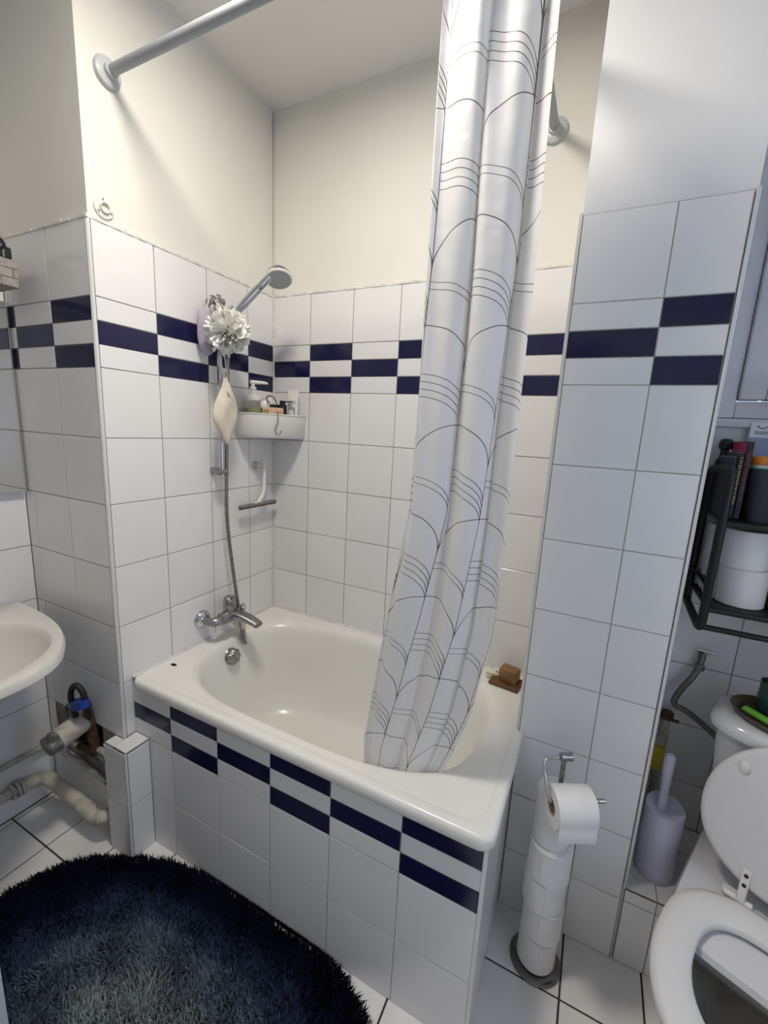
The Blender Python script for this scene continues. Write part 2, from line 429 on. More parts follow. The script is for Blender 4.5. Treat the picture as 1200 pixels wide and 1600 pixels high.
# broken edge tiles round the hole
bk = MB()
bk.box(-0.41, hx0, YP, YP+TT, 0.209, 0.409); bk.box(hx1, -0.010, YP, YP+TT, 0.209, 0.409)
bk.box(hx0, hx1, YP, YP+TT, 0.209, hz0)
bk.build('patched_plaster', 'old_plaster', wall_left, None)
rb = MB()
rb.box(hx0, hx1, ya+0.075, ya+0.0899, hz0, hz1)
for q in range(46):
    x = random.uniform(hx0, hx1); z = random.choice([random.uniform(hz0, hz1), hz0+random.random()*0.02, hz1-random.random()*0.03]); r = random.uniform(0.007, 0.02)
    M = Matrix.Translation((x, random.uniform(YP+0.012, YP+0.07), z)) @ Matrix.Rotation(random.random()*6, 4, Vector((random.random(), random.random(), 1)))
    rb.box(-r, r, -r*0.8, r*0.8, -r*0.7, r*0.7, M)
rb.build('rubble', 'rubble', wall_left, None, kind='stuff')
# quarter-round edge trim of the pillar
def corner_trim(name, x, y, z0, z1, sxn, parent=None, r=0.0085):
    b_ = MB(); prof = []
    for q in range(9):
        a = math.pi/2*q/8
        prof.append((x+sxn*(-r+r*math.sin(a)), y+r-r*math.cos(a)))
    prof.append((x-sxn*r, y+r))
    b_.loft([[(p[0], p[1], z) for p in prof] for z in (z0, z1)])
    return b_
struct('trim_1', corner_trim('t', 0.001, YP-0.001, 0.372, 1.999, 1), 'trim_white', 50, 'white quarter-round strip on the corner of the left pillar')
cb = MB()
for q in range(40):       # ragged plaster bead along the tile tops
    y = YP+(-YP)*(q/40); cb.rbox(-0.007, 0.001+random.random()*0.002, y, y-YP/40+0.002, 1.992, 1.997+random.random()*0.006, 0.0012, 1)
for q in range(12):
    x = XL+0.46*q/12; cb.rbox(x, x+0.46/12+0.001, YP-0.001-random.random()*0.002, YP+0.007, 1.992, 1.997+random.random()*0.006, 0.0012, 1)
cb.build('plaster_bead', 'caulk', wall_left)

# back wall, one plane behind the recess and the toilet niche, window opening on the right
wb = MB(); WX0, WX1, WZ0, WZ1 = 1.545, 2.15, 1.555, 2.45
wb.box(-0.1, WX0, 0.008, 0.12, 0, CEIL); wb.box(WX1, XR+0.1, 0.008, 0.12, 0, CEIL)
wb.box(WX0, WX1, 0.008, 0.12, 0, WZ0); wb.box(WX0, WX1, 0.008, 0.12, WZ1, CEIL)
wall_back = struct('wall_back', wb, 'plaster')
us = [0.0, 0.190, 0.390, 0.590, 0.790, 0.990, PX0+0.002]
RW_IDX = list(range(3, 12))
tile_field(wall_back, (0, 0, 0), (1, 0, 0), (0, 0, 1), us, [0.600]+RW[4:], band(0), 'grout')
us = [PX1, 1.744, 1.944, 2.144, XR]; RW_IDX = list(range(1, 8))
tile_field(wall_back, (0, 0, 0), (1, 0, 0), (0, 0, 1), us, [0.25]+RW[2:8], lambda i, j: 'tile_white', 'grout')
bk = MB()
for q in range(50):
    x = 1.19*q/50; bk.rbox(x, x+1.19/50+0.001, -0.001-random.random()*0.002, 0.009, 1.992, 1.997+random.random()*0.006, 0.0012, 1)
bk.build('plaster_bead', 'caulk', wall_back)
ck = MB()
ck.tube([(0.003, -0.003, z) for z in (0.62, 1.2, 1.7, 1.994)], 0.0042, 8)
ck.build('corner_caulk', 'caulk', wall_back)
op = MB(); op.box(PX1, XR, -0.002, 0.0081, 1.409, WZ0-0.001)
op.build('patched_plaster', 'old_plaster_white', wall_back, None)

# right pier between bath and toilet niche
wp = MB(); wp.box(PX0+0.008, PX1-0.004, YPR+0.008, 0.008, 0, CEIL)
wall_pier = struct('wall_right_pier', wp, 'plaster_grey')
us = [PX0+0.009, 1.3885, PX1-0.011]; RW_IDX = list(range(0, 12))
tile_field(wall_pier, (0, YPR, 0), (1, 0, 0), (0, 0, 1), us, RW, band(0), 'grout_light')
oj = MB(); oj.box(1.3875, 1.3895, YPR+0.0008, YPR+0.002, 0.214, 0.402); oj.box(1.203, 1.270, YPR+0.0008, YPR+0.002, 0.4082, 0.4098); oj.build('open_joint', 'dark_hole', wall_pier, None)
struct('trim_2', corner_trim('t', PX0, YPR-0.001, 0.61, 1.999, -1), 'trim_white', 50, 'white corner strip between the bath recess and the right pier')
struct('trim_3', corner_trim('t', PX1, YPR-0.001, 0.25, 1.999, 1), 'trim_white', 50, 'white corner strip on the niche side of the right pier')
# raised ledge in the toilet niche
lg = MB(); lg.box(PX1-0.004, XR, YPR+0.008, 0.008, 0, 0.242)
wall_ledge = struct('wall_niche_ledge', lg, 'plaster_grey')
us = [PX1-0.003, 1.604, 1.808, 2.012, XR]
tile_field(wall_ledge, (0, YPR, 0), (1, 0, 0), (0, 0, 1), us, [0.0, 0.209, 0.246], lambda i, j: 'tile_white', 'grout')
tile_field(wall_ledge, (0, 0, 0.25), (1, 0, 0), (0, 1, 0), us, [YPR+0.004, -0.11, 0.0], lambda i, j: 'tile_white', 'grout')

# the far-left wall, right wall, wall behind the viewer
wf = MB(); wf.box(XL-0.1, XL-0.008, YF-0.1, 0.1, 0, CEIL)
wall_far = struct('wall_far_left', wf, 'plaster')
us = [-1.545, -1.345, -1.145, -0.945, YP]; RW_IDX = list(range(0, 12))
tile_field(wall_far, (XL, 0, 0), (0, 1, 0), (0, 0, 1), us, RW, band(1), 'grout')
W2 = (-1.72, -0.92, 0.95, 2.15)  # opening for the added daylight window
struct('wall_right', MB().box(XR, XR+0.1, YF-0.1, W2[0], 0, CEIL).box(XR, XR+0.1, W2[1], 0.1, 0, CEIL).box(XR, XR+0.1, W2[0], W2[1], 0, W2[2]).box(XR, XR+0.1, W2[0], W2[1], W2[3], CEIL), 'plaster_grey')
struct('wall_sky_block', MB().box(0.2, 1.5, YF-1.1, YF-1.0, 0, 2.3).box(0.2, 0.3, YF-1.0, YF-0.1, 0, 2.3).box(1.4, 1.5, YF-1.0, YF-0.1, 0, 2.3).box(0.2, 1.5, YF-1.0, YF-0.1, 2.2, 2.3).box(0.2, 1.5, YF-1.0, YF-0.1, -0.1, 0.0), 'plaster_grey')  # unseen box added behind the doorway to keep sky light out
struct('wall_front', MB().box(XL-0.1, 0.42, YF-0.1, YF, 0, CEIL).box(1.28, XR+0.1, YF-0.1, YF, 0, CEIL).box(0.42, 1.28, YF-0.1, YF, 2.08, CEIL), 'plaster_grey')   # open doorway behind the viewer

# window in the niche
wn = thing('window_1', 'white painted casement window above the toilet niche', 'window', (1.85, 0.0, 1.555))
del wn['category']; wn['kind'] = 'structure'
fr = MB()
fr.rbox(WX0, 1.622, -0.012, 0.06, WZ0, WZ1, 0.004); fr.rbox(2.08, WX1, -0.012, 0.06, WZ0, WZ1, 0.004)
fr.rbox(1.622, 2.08, -0.012, 0.06, WZ0, 1.60, 0.004); fr.rbox(1.622, 2.08, -0.012, 0.06, 2.40, WZ1, 0.004)
fr.build('window_frame', 'window_paint', wn)
sa = MB()
for (a, b_, c, d) in ((1.624, 1.680, 1.603, 2.397), (2.02, 2.078, 1.603, 2.397), (1.68, 2.02, 1.603, 1.655), (1.68, 2.02, 2.345, 2.397)):
    sa.rbox(a, b_, -0.028, 0.03, c, d, 0.005)
for (a, b_, c, d) in ((1.676, 1.690, 1.645, 2.355), (2.01, 2.024, 1.645, 2.355), (1.68, 2.02, 1.650, 1.664), (1.68, 2.02, 2.336, 2.35)):
    sa.rbox(a, b_, -0.020, 0.02, c, d, 0.004)
sa.build('sash', 'window_paint', wn)
MB().box(1.685, 2.015, 0.0, 0.004, 1.655, 2.345).build('pane', 'window_glass', wn, None)
MB().rbox(1.531, XR-0.002, -0.016, 0.02, 1.530, 1.554, 0.004).build('window_sill', 'window_paint', wn)
w2 = thing('window_added', 'added white framed window on the right wall, unseen, lets cool daylight in', 'window', (XR, -1.32, 0.95)); del w2['category']; w2['kind'] = 'structure'  # unseen window, added to bring cool daylight onto pier and curtain
fr = MB()
for (a, b_, c, d) in ((W2[0], W2[0]+0.05, W2[2], W2[3]), (W2[1]-0.05, W2[1], W2[2], W2[3]), (W2[0]+0.05, W2[1]-0.05, W2[2], W2[2]+0.05), (W2[0]+0.05, W2[1]-0.05, W2[3]-0.05, W2[3]), (-1.34, -1.30, W2[2]+0.05, W2[3]-0.05)):
    fr.rbox(XR+0.02, XR+0.07, a, b_, c, d, 0.004)
fr.build('window_frame', 'window_paint', w2)
# white door leaf standing open at the left of the viewer
dr = thing('door_1', 'white door leaf standing open at the lower left edge', 'door', (0.39, -1.65, 0.06)); del dr['category']; dr['kind'] = 'structure'
MB().rbox(0.365, 0.405, -2.09, -1.25, 0.06, 2.06, 0.003).build('door_leaf', 'door_paint', dr)
dh = MB(); dh.lathe([(0.022, 0), (0.022, 0.008), (0.009, 0.01), (0.009, 0.05)], 16, axis_m((0.405, -1.31, 1.02), (1, 0, 0))); dh.tube([(0.452, -1.31, 1.02), (0.455, -1.36, 1.02), (0.455, -1.43, 1.02)], 0.009)
dh.build('door_handle', 'chrome_dull', dr)

# ------------------------------------------------------------------ ceiling lamp (out of the frame): the room's light
lp = thing('ceiling_lamp', 'flat round white ceiling lamp', 'lamp', (LAMP_POS[0], LAMP_POS[1], CEIL))
b_ = MB(); b_.lathe([(0.150, CEIL-0.032), (0.152, CEIL-0.028), (0.152, CEIL-0.0005), (0.10, CEIL-0.0005)], 40, Matrix.Translation((LAMP_POS[0], LAMP_POS[1], 0))); b_.build('housing', 'plastic_white', lp)
b_ = MB(); b_.add([(LAMP_POS[0]+0.140*math.cos(a), LAMP_POS[1]-0.140*math.sin(a), CEIL-0.0335) for a in [2*math.pi*j/40 for j in range(40)]], [tuple(range(40))]); df_ = b_.build('diffuser', 'bulb_glow', lp, None)

# ------------------------------------------------------------------ bath
RIM = 0.62; TF = -0.716
tub = thing('bathtub', 'short ivory enamel bathtub set into the tiled recess', 'bathtub', (0.6, -0.35, 0.0))
N = 96
def rr_rect(x0, x1, y0, y1, r, z):
    out = []
    cs = [(x1-r, y1-r, 0), (x0+r, y1-r, 1), (x0+r, y0+r, 2), (x1-r, y0+r, 3)]
    for cx, cy, q in cs:
        for j in range(N//4):
            a = math.pi/2*(q+j/(N//4-1)); out.append((cx+r*math.cos(a), cy+r*math.sin(a), z))
    return out
def opening(x0, x1, y0, y1, n, z):
    cx, cy = (x0+x1)/2, (y0+y1)/2
    out = []
    for q in range(4):
        for j in range(N//4):
            a = math.pi/2*(q+j/(N//4-1)*0.999+0.0005); c, s_ = math.cos(a), math.sin(a)
            out.append((cx+(x1-x0)/2*math.copysign(abs(c)**(2/n), c), cy+(y1-y0)/2*math.copysign(abs(s_)**(2/n), s_), z))
    return out
X0, X1, Y0, Y1 = 0.0012, 1.211, TF, -0.0012
rings = [rr_rect(X0+0.012, X1-0.012, Y0+0.012, Y1, 0.03, RIM-0.036), rr_rect(X0, X1-0.003, Y0+0.002, Y1, 0.036, RIM-0.034),
         rr_rect(X0, X1, Y0, Y1, 0.036, RIM-0.028), rr_rect(X0, X1, Y0, Y1, 0.036, RIM-0.010), rr_rect(X0+0.001, X1-0.004, Y0+0.004, Y1-0.001, 0.034, RIM-0.0025),
         rr_rect(X0+0.003, X1-0.010, Y0+0.010, Y1-0.003, 0.03, RIM),
         rr_rect(X0+0.008, X1-0.030, Y0+0.030, Y1-0.008, 0.06, RIM+0.0005), rr_rect(X0+0.009, X1-0.033, Y0+0.033, Y1-0.009, 0.06, RIM-0.0018), rr_rect(X0+0.010, X1-0.036, Y0+0.036, Y1-0.010, 0.06, RIM-0.0018)]
prev = opening(0.058, 1.122, -0.666, -0.036, 3.4, RIM-0.0018)
rings += [prev, opening(0.066, 1.113, -0.658, -0.044, 3.3, RIM-0.0040), opening(0.074, 1.104, -0.650, -0.052, 3.2, RIM-0.011),
          opening(0.080, 1.096, -0.643, -0.059, 3.1, RIM-0.024), opening(0.086, 1.087, -0.637, -0.065, 3.0, RIM-0.05),
          opening(0.102, 1.045, -0.622, -0.080, 3.0, 0.45), opening(0.122, 1.000, -0.604, -0.098, 3.0, 0.33), opening(0.150, 0.960, -0.580, -0.122, 2.9, 0.27),
          opening(0.195, 0.90, -0.545, -0.157, 2.7, 0.238), opening(0.27, 0.80, -0.48, -0.22, 2.5, 0.228)]
b_ = MB(); b_.loft(rings, (False, True)); b_.build('tub_shell', 'enamel', tub, 60)
# overflow control knob on the tap end, faceted
kx = axis_m((0.083, -0.357, 0.552), (1, 0.02, 0.12))
b_ = MB(); b_.lathe([(0.033, -0.004), (0.034, 0.004), (0.031, 0.008)], 28, kx)
ok = b_.build('overflow_plate', 'chrome', tub)
rg = []
for r, z in ((0.024, 0.006), (0.029, 0.010), (0.030, 0.026), (0.026, 0.032), (0.012, 0.0325), (0.001, 0.031)):
    rg.append([((r*(1+0.09*math.cos(7*2*math.pi*j/56)*(1 if r > 0.02 else 0)))*math.cos(2*math.pi*j/56), (r*(1+0.09*math.cos(7*2*math.pi*j/56)*(1 if r > 0.02 else 0)))*math.sin(2*math.pi*j/56), z) for j in range(56)])
b_ = MB(); b_.loft(rg, (True, True), kx); b_.build('knob', 'chrome_dull', ok, 30)
b_ = MB(); b_.add(sup(0.050, -0.585, 0.013, 0.007, 2, RIM-0.0016, 24), [tuple(range(24))]); b_.add(sup(0.050, -0.585, 0.013, 0.007, 2, RIM-0.0010, 24), [tuple(range(24))]); b_.build('tap_hole', 'dark_hole', tub, None)
b_ = MB()
b_.tube([(0.004, TF+0.01, RIM+0.001), (0.004, -0.3, RIM+0.001), (0.004, -0.004, RIM+0.001), (0.3, -0.004, RIM+0.001), (0.8, -0.004, RIM+0.001), (1.18, -0.004, RIM+0.001)], 0.0052, 8)
b_.build('caulk_bead', 'caulk', tub)

# tiled bath panel: front and the short end beside the pier
YT = -0.705
bpn_ = struct('wall_bath_front', MB().box(0.0, 1.189, YT+0.008, YT+0.05, 0, 0.584), 'plaster_grey')
us = [0.0, 0.18, 0.386, 0.590, 0.792, 0.995, 1.1915]; vs = [0.0, 0.2045, 0.410, 0.4705, 0.5275, 0.588]
def pf(i, j):
    if j < 2: return 'tile_white'
    mid = j == 3
    return 'tile_navy' if (mid == (i % 2 == 0)) else 'tile_white'
tile_field(bpn_, (0, YT, 0), (1, 0, 0), (0, 0, 1), us, vs, pf, 'grout_light')
bpe = struct('wall_bath_end', MB().box(1.15, 1.189, YT+0.05, YPR+0.012, 0, 0.584), 'plaster_grey')
tile_field(bpe, (1.197, 0, 0), (0, 1, 0), (0, 0, 1), [YT+0.009, -0.507, YPR], [0.0, 0.2045, 0.41, 0.588], lambda i, j: 'tile_white', 'grout')
struct('trim_4', corner_trim('t', 1.199, YT-0.001, 0.0, 0.586, 1), 'trim_white', 50, 'white corner strip at the right end of the bath panel')
# little boxed-in pipe corner left of the panel
bxc = struct('wall_pipe_box', MB().box(-0.045, 0.064, -0.782, YP-0.001, 0, 0.408).box(0.0, 0.064, YP-0.001, YT-0.001, 0, 0.408), 'plaster_grey')
tile_field(bxc, (0, -0.790, 0), (1, 0, 0), (0, 0, 1), [-0.045, 0.066], [0.0, 0.2045, 0.408], lambda i, j: 'tile_white', 'grout')
tile_field(bxc, (0.072, 0, 0), (0, 1, 0), (0, 0, 1), [-0.783, YT-0.001], [0.0, 0.2045, 0.408], lambda i, j: 'tile_white', 'grout')
tile_field(bxc, (0, 0, 0.416), (1, 0, 0), (0, 1, 0), [0.006, 0.070], [-0.787, YT-0.001], lambda i, j: 'tile_white', 'grout_light')
struct('trim_5', corner_trim('t', 0.0735, -0.7915, 0.0, 0.412, 1, r=0.006), 'trim_white', 50, 'thin white corner strip on the boxed pipe corner')

# ------------------------------------------------------------------ curtain rod (L shaped)
RZ = 2.374; RX = 1.064
rod = thing('curtain_rod', 'grey L-shaped shower curtain rod running above the bathtub', 'curtain rod', (0.6, -0.5, RZ))
path = [(-0.004, -0.66, RZ), (0.3, -0.66, RZ), (0.7, -0.66, RZ)]
for q in range(9):
    a = math.pi/2*q/8; path.append((RX-0.10+0.10*math.sin(a), -0.56-0.10*math.cos(a), RZ))
path += [(RX, -0.3, RZ), (RX, 0.004, RZ)]
MB().tube(path, 0.0128, 16).build('rod', 'rod_grey', rod)
def flange(p, n):
    b2 = MB(); b2.lathe([(0.036, -0.002), (0.037, 0.004), (0.034, 0.010), (0.024, 0.0135), (0.018, 0.0145), (0.0165, 0.026), (0.0135, 0.027)], 32, axis_m(p, n))
    return b2.build('wall_flange', 'flange_grey', rod)
flange((-0.007, -0.66, RZ), (1, 0, 0)); flange((RX, 0.007, RZ), (0, -1, 0))
# old blanking rosette on the left wall
ro = thing('wall_rosette', 'white round screw plate on the wall at the tile top', 'wall plate', (-0.004, -0.693, 2.036))
b_ = MB(); M = axis_m((-0.008, -0.693, 2.036), (1, 0, 0), (0, 0, 1))
b_.lathe([(0.0275, 0.0), (0.0275, 0.004), (0.026, 0.0055), (0.0145, 0.006), (0.0138, 0.012), (0.0115, 0.012), (0.0110, 0.0035), (0.0, 0.0035)], 32, M); b_.build('plate', 'plastic_cream', ro)
for q in range(3):
    a = math.radians(8+120*q); b_ = MB(); b_.lathe([(0.0030, 0.004), (0.0030, 0.0068), (0.0018, 0.0072), (0.0001, 0.0062)], 12, M @ Matrix.Translation((0.0205*math.cos(a), 0.0205*math.sin(a), 0))); b_.build('screw', 'chrome_dull', ro)

# ------------------------------------------------------------------ shower curtain
NU, NV = 190, 110
def lerp_tab(z, tab):
    for (a, va), (b2, vb) in zip(tab, tab[1:]):
        if z <= b2:
            t = max(0, min(1, (z-a)/(b2-a))); return va+(vb-va)*t
    return tab[-1][1]
XLt = [(0.36, 0.835), (0.58, 0.835), (0.65, 0.832), (0.93, 0.868), (1.30, 0.922), (1.84, 0.930), (2.33, 0.925)]
XRt = [(0.36, 1.005), (0.58, 1.035), (0.68, 1.070), (0.80, 1.105), (1.02, 1.140), (1.25, 1.146), (1.80, 1.150), (2.33, 1.142)]
AMP = [(0.36, 0.014), (0.6, 0.015), (1.0, 0.021), (1.6, 0.032), (2.0, 0.043), (2.33, 0.050)]
verts = []; uvs = []
# arc length reference measured at mid height so the print is not stretched along the folds
def cpos(t, z):
    xl, xr = lerp_tab(z, XLt), lerp_tab(z, XRt); a = lerp_tab(z, AMP)
    yb = -0.600 + 0.004*math.sin(z*3)
    x = xl+(xr-xl)*t
    y = yb+0.035*(t-0.5)*1.2
    ph = 0.9*math.sin(z*1.35)+0.25*z
    a1 = 2*math.pi*(2.55*t)+ph
    fo = math.sin(a1+0.45*math.sin(a1))+0.42*math.sin(2*math.pi*(4.4*t)+1.1-ph*1.3+0.8*z)+0.10*math.sin(2*math.pi*9.2*t+1.7*z)
    sh = 0.9*math.cos(a1)
    e = min(1, t*9, (1-t)*9)
    return Vector((x+sh*a*e*0.55, y+fo*a*0.62, z))
ts = [i/(NU-1) for i in range(NU)]
acc = [0]
for i in range(1, NU): acc.append(acc[-1]+(cpos(ts[i], 1.45)-cpos(ts[i-1], 1.45)).length)
cl = MB(); ZB, ZT = 0.40, 2.335
for j in range(NV):
    for i in range(NU):
        z = ZB+(ZT-ZB)*j/(NV-1)
        cl.v.append(cpos(ts[i], z)); uvs.append((acc[i]*(0.94+0.12*z/2.3)-0.045*(z-1.0)+0.012*math.sin(z*2.6), z))
for j in range(NV-1):
    for i in range(NU-1):
        a = j*NU+i; cl.f.append((a, a+1, a+NU+1, a+NU))
cur = thing('shower_curtain', 'white shower curtain with fine dark fan-line print, bunched over the tub', 'curtain', (1.03, -0.6, 0.40))
cs = cl.build('cloth', 'curtain_print', cur, 180)
uvl = cs.data.uv_layers.new(name='UVMap')
for lo in cs.data.loops: uvl.data[lo.index].uv = uvs[lo.vertex_index]
for q in range(8):
    t = (q+0.5)/8; x = 0.80+0.16*t if False else 0.915+0.075*t
    b_ = MB(); b_.tube([(x+0.0012*math.sin(6*q), -0.66+0.026*math.cos(a), RZ-0.010+0.026*math.sin(a)) for a in [2*math.pi*j/20 for j in range(20)]], 0.0018, 6, closed=True)
    b_.tube([(x, -0.66, RZ-0.036), (x+0.005, -0.64, RZ-0.045), tuple(cpos(t, ZT-0.012))], 0.0014, 6)
    b_.build('curtain_ring', 'plastic_white', cur)

# ------------------------------------------------------------------ bath mixer
mixr = thing('bath_mixer', 'chrome bath mixer tap on the left wall above the tub', 'tap', (0.03, -0.34, 0.70))
for y in (-0.417, -0.267):
    b_ = MB(); b_.lathe([(0.036, 0.0), (0.036, 0.004), (0.031, 0.012), (0.021, 0.022), (0.018, 0.024)], 28, axis_m((0.0, y, 0.714), (1, 0, 0))); fl_ = b_.build('wall_flange', 'chrome', mixr)
    b_ = MB(); b_.lathe([(0.0165, 0.02), (0.0165, 0.034), (0.0145, 0.036)], 6, axis_m((0.0, y, 0.714), (1, 0, 0))); b_.build('union_nut', 'chrome_dull', fl_, 30)
b_ = MB()
b_.tube(bez([(0.030, -0.417, 0.714), (0.055, -0.417, 0.714), (0.068, -0.405, 0.715), (0.072, -0.375, 0.718), (0.073, -0.34, 0.718), (0.072, -0.305, 0.716), (0.066, -0.28, 0.714), (0.052, -0.267, 0.714), (0.030, -0.267, 0.714)], 6), [0.0150]*8+[0.018]*8+[0.024]*17+[0.018]*8+[0.0150]*8, 16)
b_.build('body', 'chrome_dull', mixr)
# flat spout running out over the tub
sp = []
for t in [q/8 for q in range(9)]:
    x = 0.070+0.115*t; y = -0.330+0.028*t; z = 0.720-0.030*t*t; hw = 0.027-0.007*t; hh = 0.020-0.010*t
    sp.append([(x, y+hw*math.copysign(abs(math.cos(a))**0.6, math.cos(a)), z+hh*math.copysign(abs(math.sin(a))**0.6, math.sin(a))) for a in [2*math.pi*(j+0.5)/20 for j in range(20)]])
b_ = MB(); b_.loft(sp); b_.lathe([(0.010, -0.012), (0.011, 0.004)], 16, axis_m((0.172, -0.304, 0.690), (0, 0, 1))); b_.build('spout', 'chrome_dull', mixr)
b_ = MB(); b_.lathe([(0.021, 0), (0.0215, 0.026), (0.019, 0.030), (0.0225, 0.032), (0.0235, 0.050), (0.020, 0.063), (0.012, 0.069), (0.0, 0.070)], 24, axis_m((0.070, -0.345, 0.732), (0.05, 0, 1)))
lv = b_.build('cartridge', 'chrome_dull', mixr)
b_ = MB(); b_.rbox(-0.010, 0.030, -0.012, 0.012, -0.006, 0.004, 0.003, 2, axis_m((0.082, -0.345, 0.800), (-0.35, 0, 1), (1, 0, 0.35))); b_.build('lever', 'chrome_dull', lv)
b_ = MB(); b_.lathe([(0.0105, 0), (0.0105, 0.026), (0.0085, 0.028), (0.0085, 0.036)], 16, axis_m((0.098, -0.300, 0.722), (0.1, 0, 1))); b_.build('diverter', 'chrome', mixr)
b_ = MB(); b_.lathe([(0.0115, 0), (0.0115, 0.030), (0.010, 0.032), (0.010, 0.058), (0.008, 0.060)], 16, axis_m((0.104, -0.305, 0.712), (0.03, 0, -1))); b_.build('hose_outlet', 'chrome', mixr)

# shower hose
hp = bez([(0.106, -0.305, 0.655), (0.108, -0.303, 0.610), (0.106, -0.295, 0.588), (0.092, -0.285, 0.590), (0.080, -0.288, 0.640), (0.070, -0.296, 0.75), (0.062, -0.315, 0.92), (0.054, -0.330, 1.12), (0.054, -0.325, 1.35), (0.066, -0.330, 1.55), (0.078, -0.332, 1.72), (0.090, -0.330, 1.80), (0.103, -0.330, 1.842)], 22)
rr = [0.0068+0.0007*math.sin(i*2.2) for i in range(len(hp))]
sh = tag(MB().tube(hp, rr, 12).build('shower_hose', 'hose_metal', None, 60), 'ribbed metal shower hose looping from the mixer up to the handset', 'hose')

# riser rail with slider
rail = thing('shower_rail', 'chrome shower riser rail on the left wall', 'shower rail', (0.03, -0.34, 1.28))
MB().tube([(0.05, -0.345, 1.272), (0.05, -0.345, 1.6), (0.05, -0.345, 1.905)], 0.0095, 16).build('riser', 'chrome', rail)
for z, nm in ((1.290, 'lower_bracket'), (1.885, 'upper_bracket')):
    b_ = MB(); b_.lathe([(0.013, 0.0), (0.0125, 0.03), (0.0125, 0.052), (0.010, 0.055)], 16, axis_m((0.0, -0.345, z), (1, 0, 0))); b_.tube([(0.05, -0.375, z), (0.05, -0.345, z), (0.05, -0.325, z)], 0.0125, 14); b_.build(nm, 'chrome_dull', rail)
b_ = MB(); b_.rbox(0.034, 0.072, -0.362, -0.326, 1.812, 1.865, 0.006, 3); sl = b_.build('slider', 'chrome_dull', rail)
b_ = MB(); b_.lathe([(0.0145, 0), (0.0175, 0.034), (0.016, 0.036)], 20, axis_m((0.085, -0.338, 1.836), (0.62, 0.33, 0.62))); b_.tube([(0.06, -0.343, 1.842), (0.095, -0.336, 1.846)], 0.009); b_.build('handset_cradle', 'chrome_dull', sl)
b_ = MB(); b_.lathe([(0.015, 0), (0.016, 0.012), (0.011, 0.016), (0.0, 0.017)], 18, axis_m((0.05, -0.362, 1.852), (0, -1, 0.1))); b_.build('clamp_knob', 'chrome', sl)
# handset
hs = thing('shower_handset', 'chrome hand shower with round grey head clipped to the rail', 'shower head', (0.10, -0.33, 1.845))
ha, hb_ = Vector((0.100, -0.331, 1.838)), Vector((0.196, -0.262, 1.968))
b_ = MB(); dirh = (hb_-ha)
b_.tube([ha+dirh*t for t in (0, 0.1, 0.3, 0.6, 0.8, 0.95, 1.06)], [0.0095, 0.0125, 0.014, 0.0145, 0.0135, 0.013, 0.012], 18); b_.build('handle', 'chrome', hs)
hn = Vector((0.34, -0.30, -0.89)).normalized(); hc = Vector((0.212, -0.222, 1.985))
Mh = axis_m(hc, hn)
b_ = MB(); b_.lathe([(0.012, -0.026), (0.030, -0.021), (0.042, -0.010), (0.0455, 0.000), (0.0455, 0.008)], 36, Mh); hd = b_.build('head', 'chrome', hs)
b_ = MB(); b_.lathe([(0.0465, 0.006), (0.0470, 0.010), (0.0440, 0.0135), (0.041, 0.013)], 36, Mh, (False, False)); b_.build('head_ring', 'plastic_white', hd)
b_ = MB(); b_.lathe([(0.0415, 0.010), (0.041, 0.0128), (0.0, 0.0132)], 36, Mh); b_.build('spray_face', 'flange_grey', hd)
b_ = MB(); q_ = ha+dirh*0.80; b_.lathe([(0.0065, 0), (0.0065, 0.020), (0.004, 0.023)], 12, axis_m(q_, (0.55, -0.5, -0.45))); b_.build('mode_button', 'chrome_dull', hs)

# scrub puff, lavender mitt and cotton pouch hanging from the slider
pf_ = thing('bath_puff', 'ruffled white mesh bath puff hanging from the shower rail', 'bath puff', (0.115, -0.365, 1.765))
pc = Vector((0.112, -0.372, 1.778)); b_ = MB()
for q in range(120):
    n = Vector((random.gauss(0, 1), random.gauss(0, 1), random.gauss(0, 1))).normalized()
    if n.x < -0.55: n.x *= -0.5; n.normalize()
    M = axis_m(pc+n*0.022, n, Vector((random.gauss(0, 1), random.gauss(0, 1), random.gauss(0, 1))))
    R = random.uniform(0.042, 0.064); wv = random.randint(2, 4); am = random.uniform(0.004, 0.009); a0 = random.random()*6
    span = random.uniform(1.3, 2.4); rg = []
    vs_ = []; fs_ = []; ns = 12
    for j in range(ns+1):
        a = a0+span*(j/ns-0.5)
        for kk in range(4):
            t = kk/3; rad = 0.006+R*t*(1-0.10*abs(math.sin(a*5)))
            lz = R*0.75*t+am*t*math.sin(wv*6*(j/ns)+q)
            vs_.append((rad*math.cos(a)*0.55, rad*math.sin(a)*0.75, lz*0.9))
    for j in range(ns):
        for kk in range(3):
            a = j*4+kk; fs_.append((a, a+1, a+5, a+4))
    b_.add(vs_, fs_, M)
b_.build('ruffles', 'netting', pf_, 60)
b_ = MB(); b_.tube(bez([(0.10, -0.36, 1.80), (0.085, -0.372, 1.85), (0.060, -0.372, 1.882), (0.050, -0.350, 1.884), (0.075, -0.345, 1.86), (0.10, -0.352, 1.80)], 6), 0.0018, 6); b_.build('loop_cord', 'cord_white', pf_)
mt = thing('wash_mitt', 'lavender wash mitt hanging behind the white bath puff', 'wash mitt', (0.03, -0.40, 1.72))
rings = []
for t in [q/14 for q in range(15)]:
    z = 1.850-0.150*t; wd = 0.018+0.030*math.sin(math.pi*min(1, 0.15+0.82*t))**0.8; wd *= 1 if t < 0.9 else (1-(t-0.9)*6); dp = 0.006+0.016*math.sin(math.pi*min(1, 0.1+0.85*t))
    rings.append([(0.030+dp*math.cos(a)*(1+0.1*math.sin(3*a+9*t)), -0.380+wd*0.85*math.sin(a)*(1+0.06*math.sin(2*a+7*t)), z) for a in [2*math.pi*j/24 for j in range(24)]])
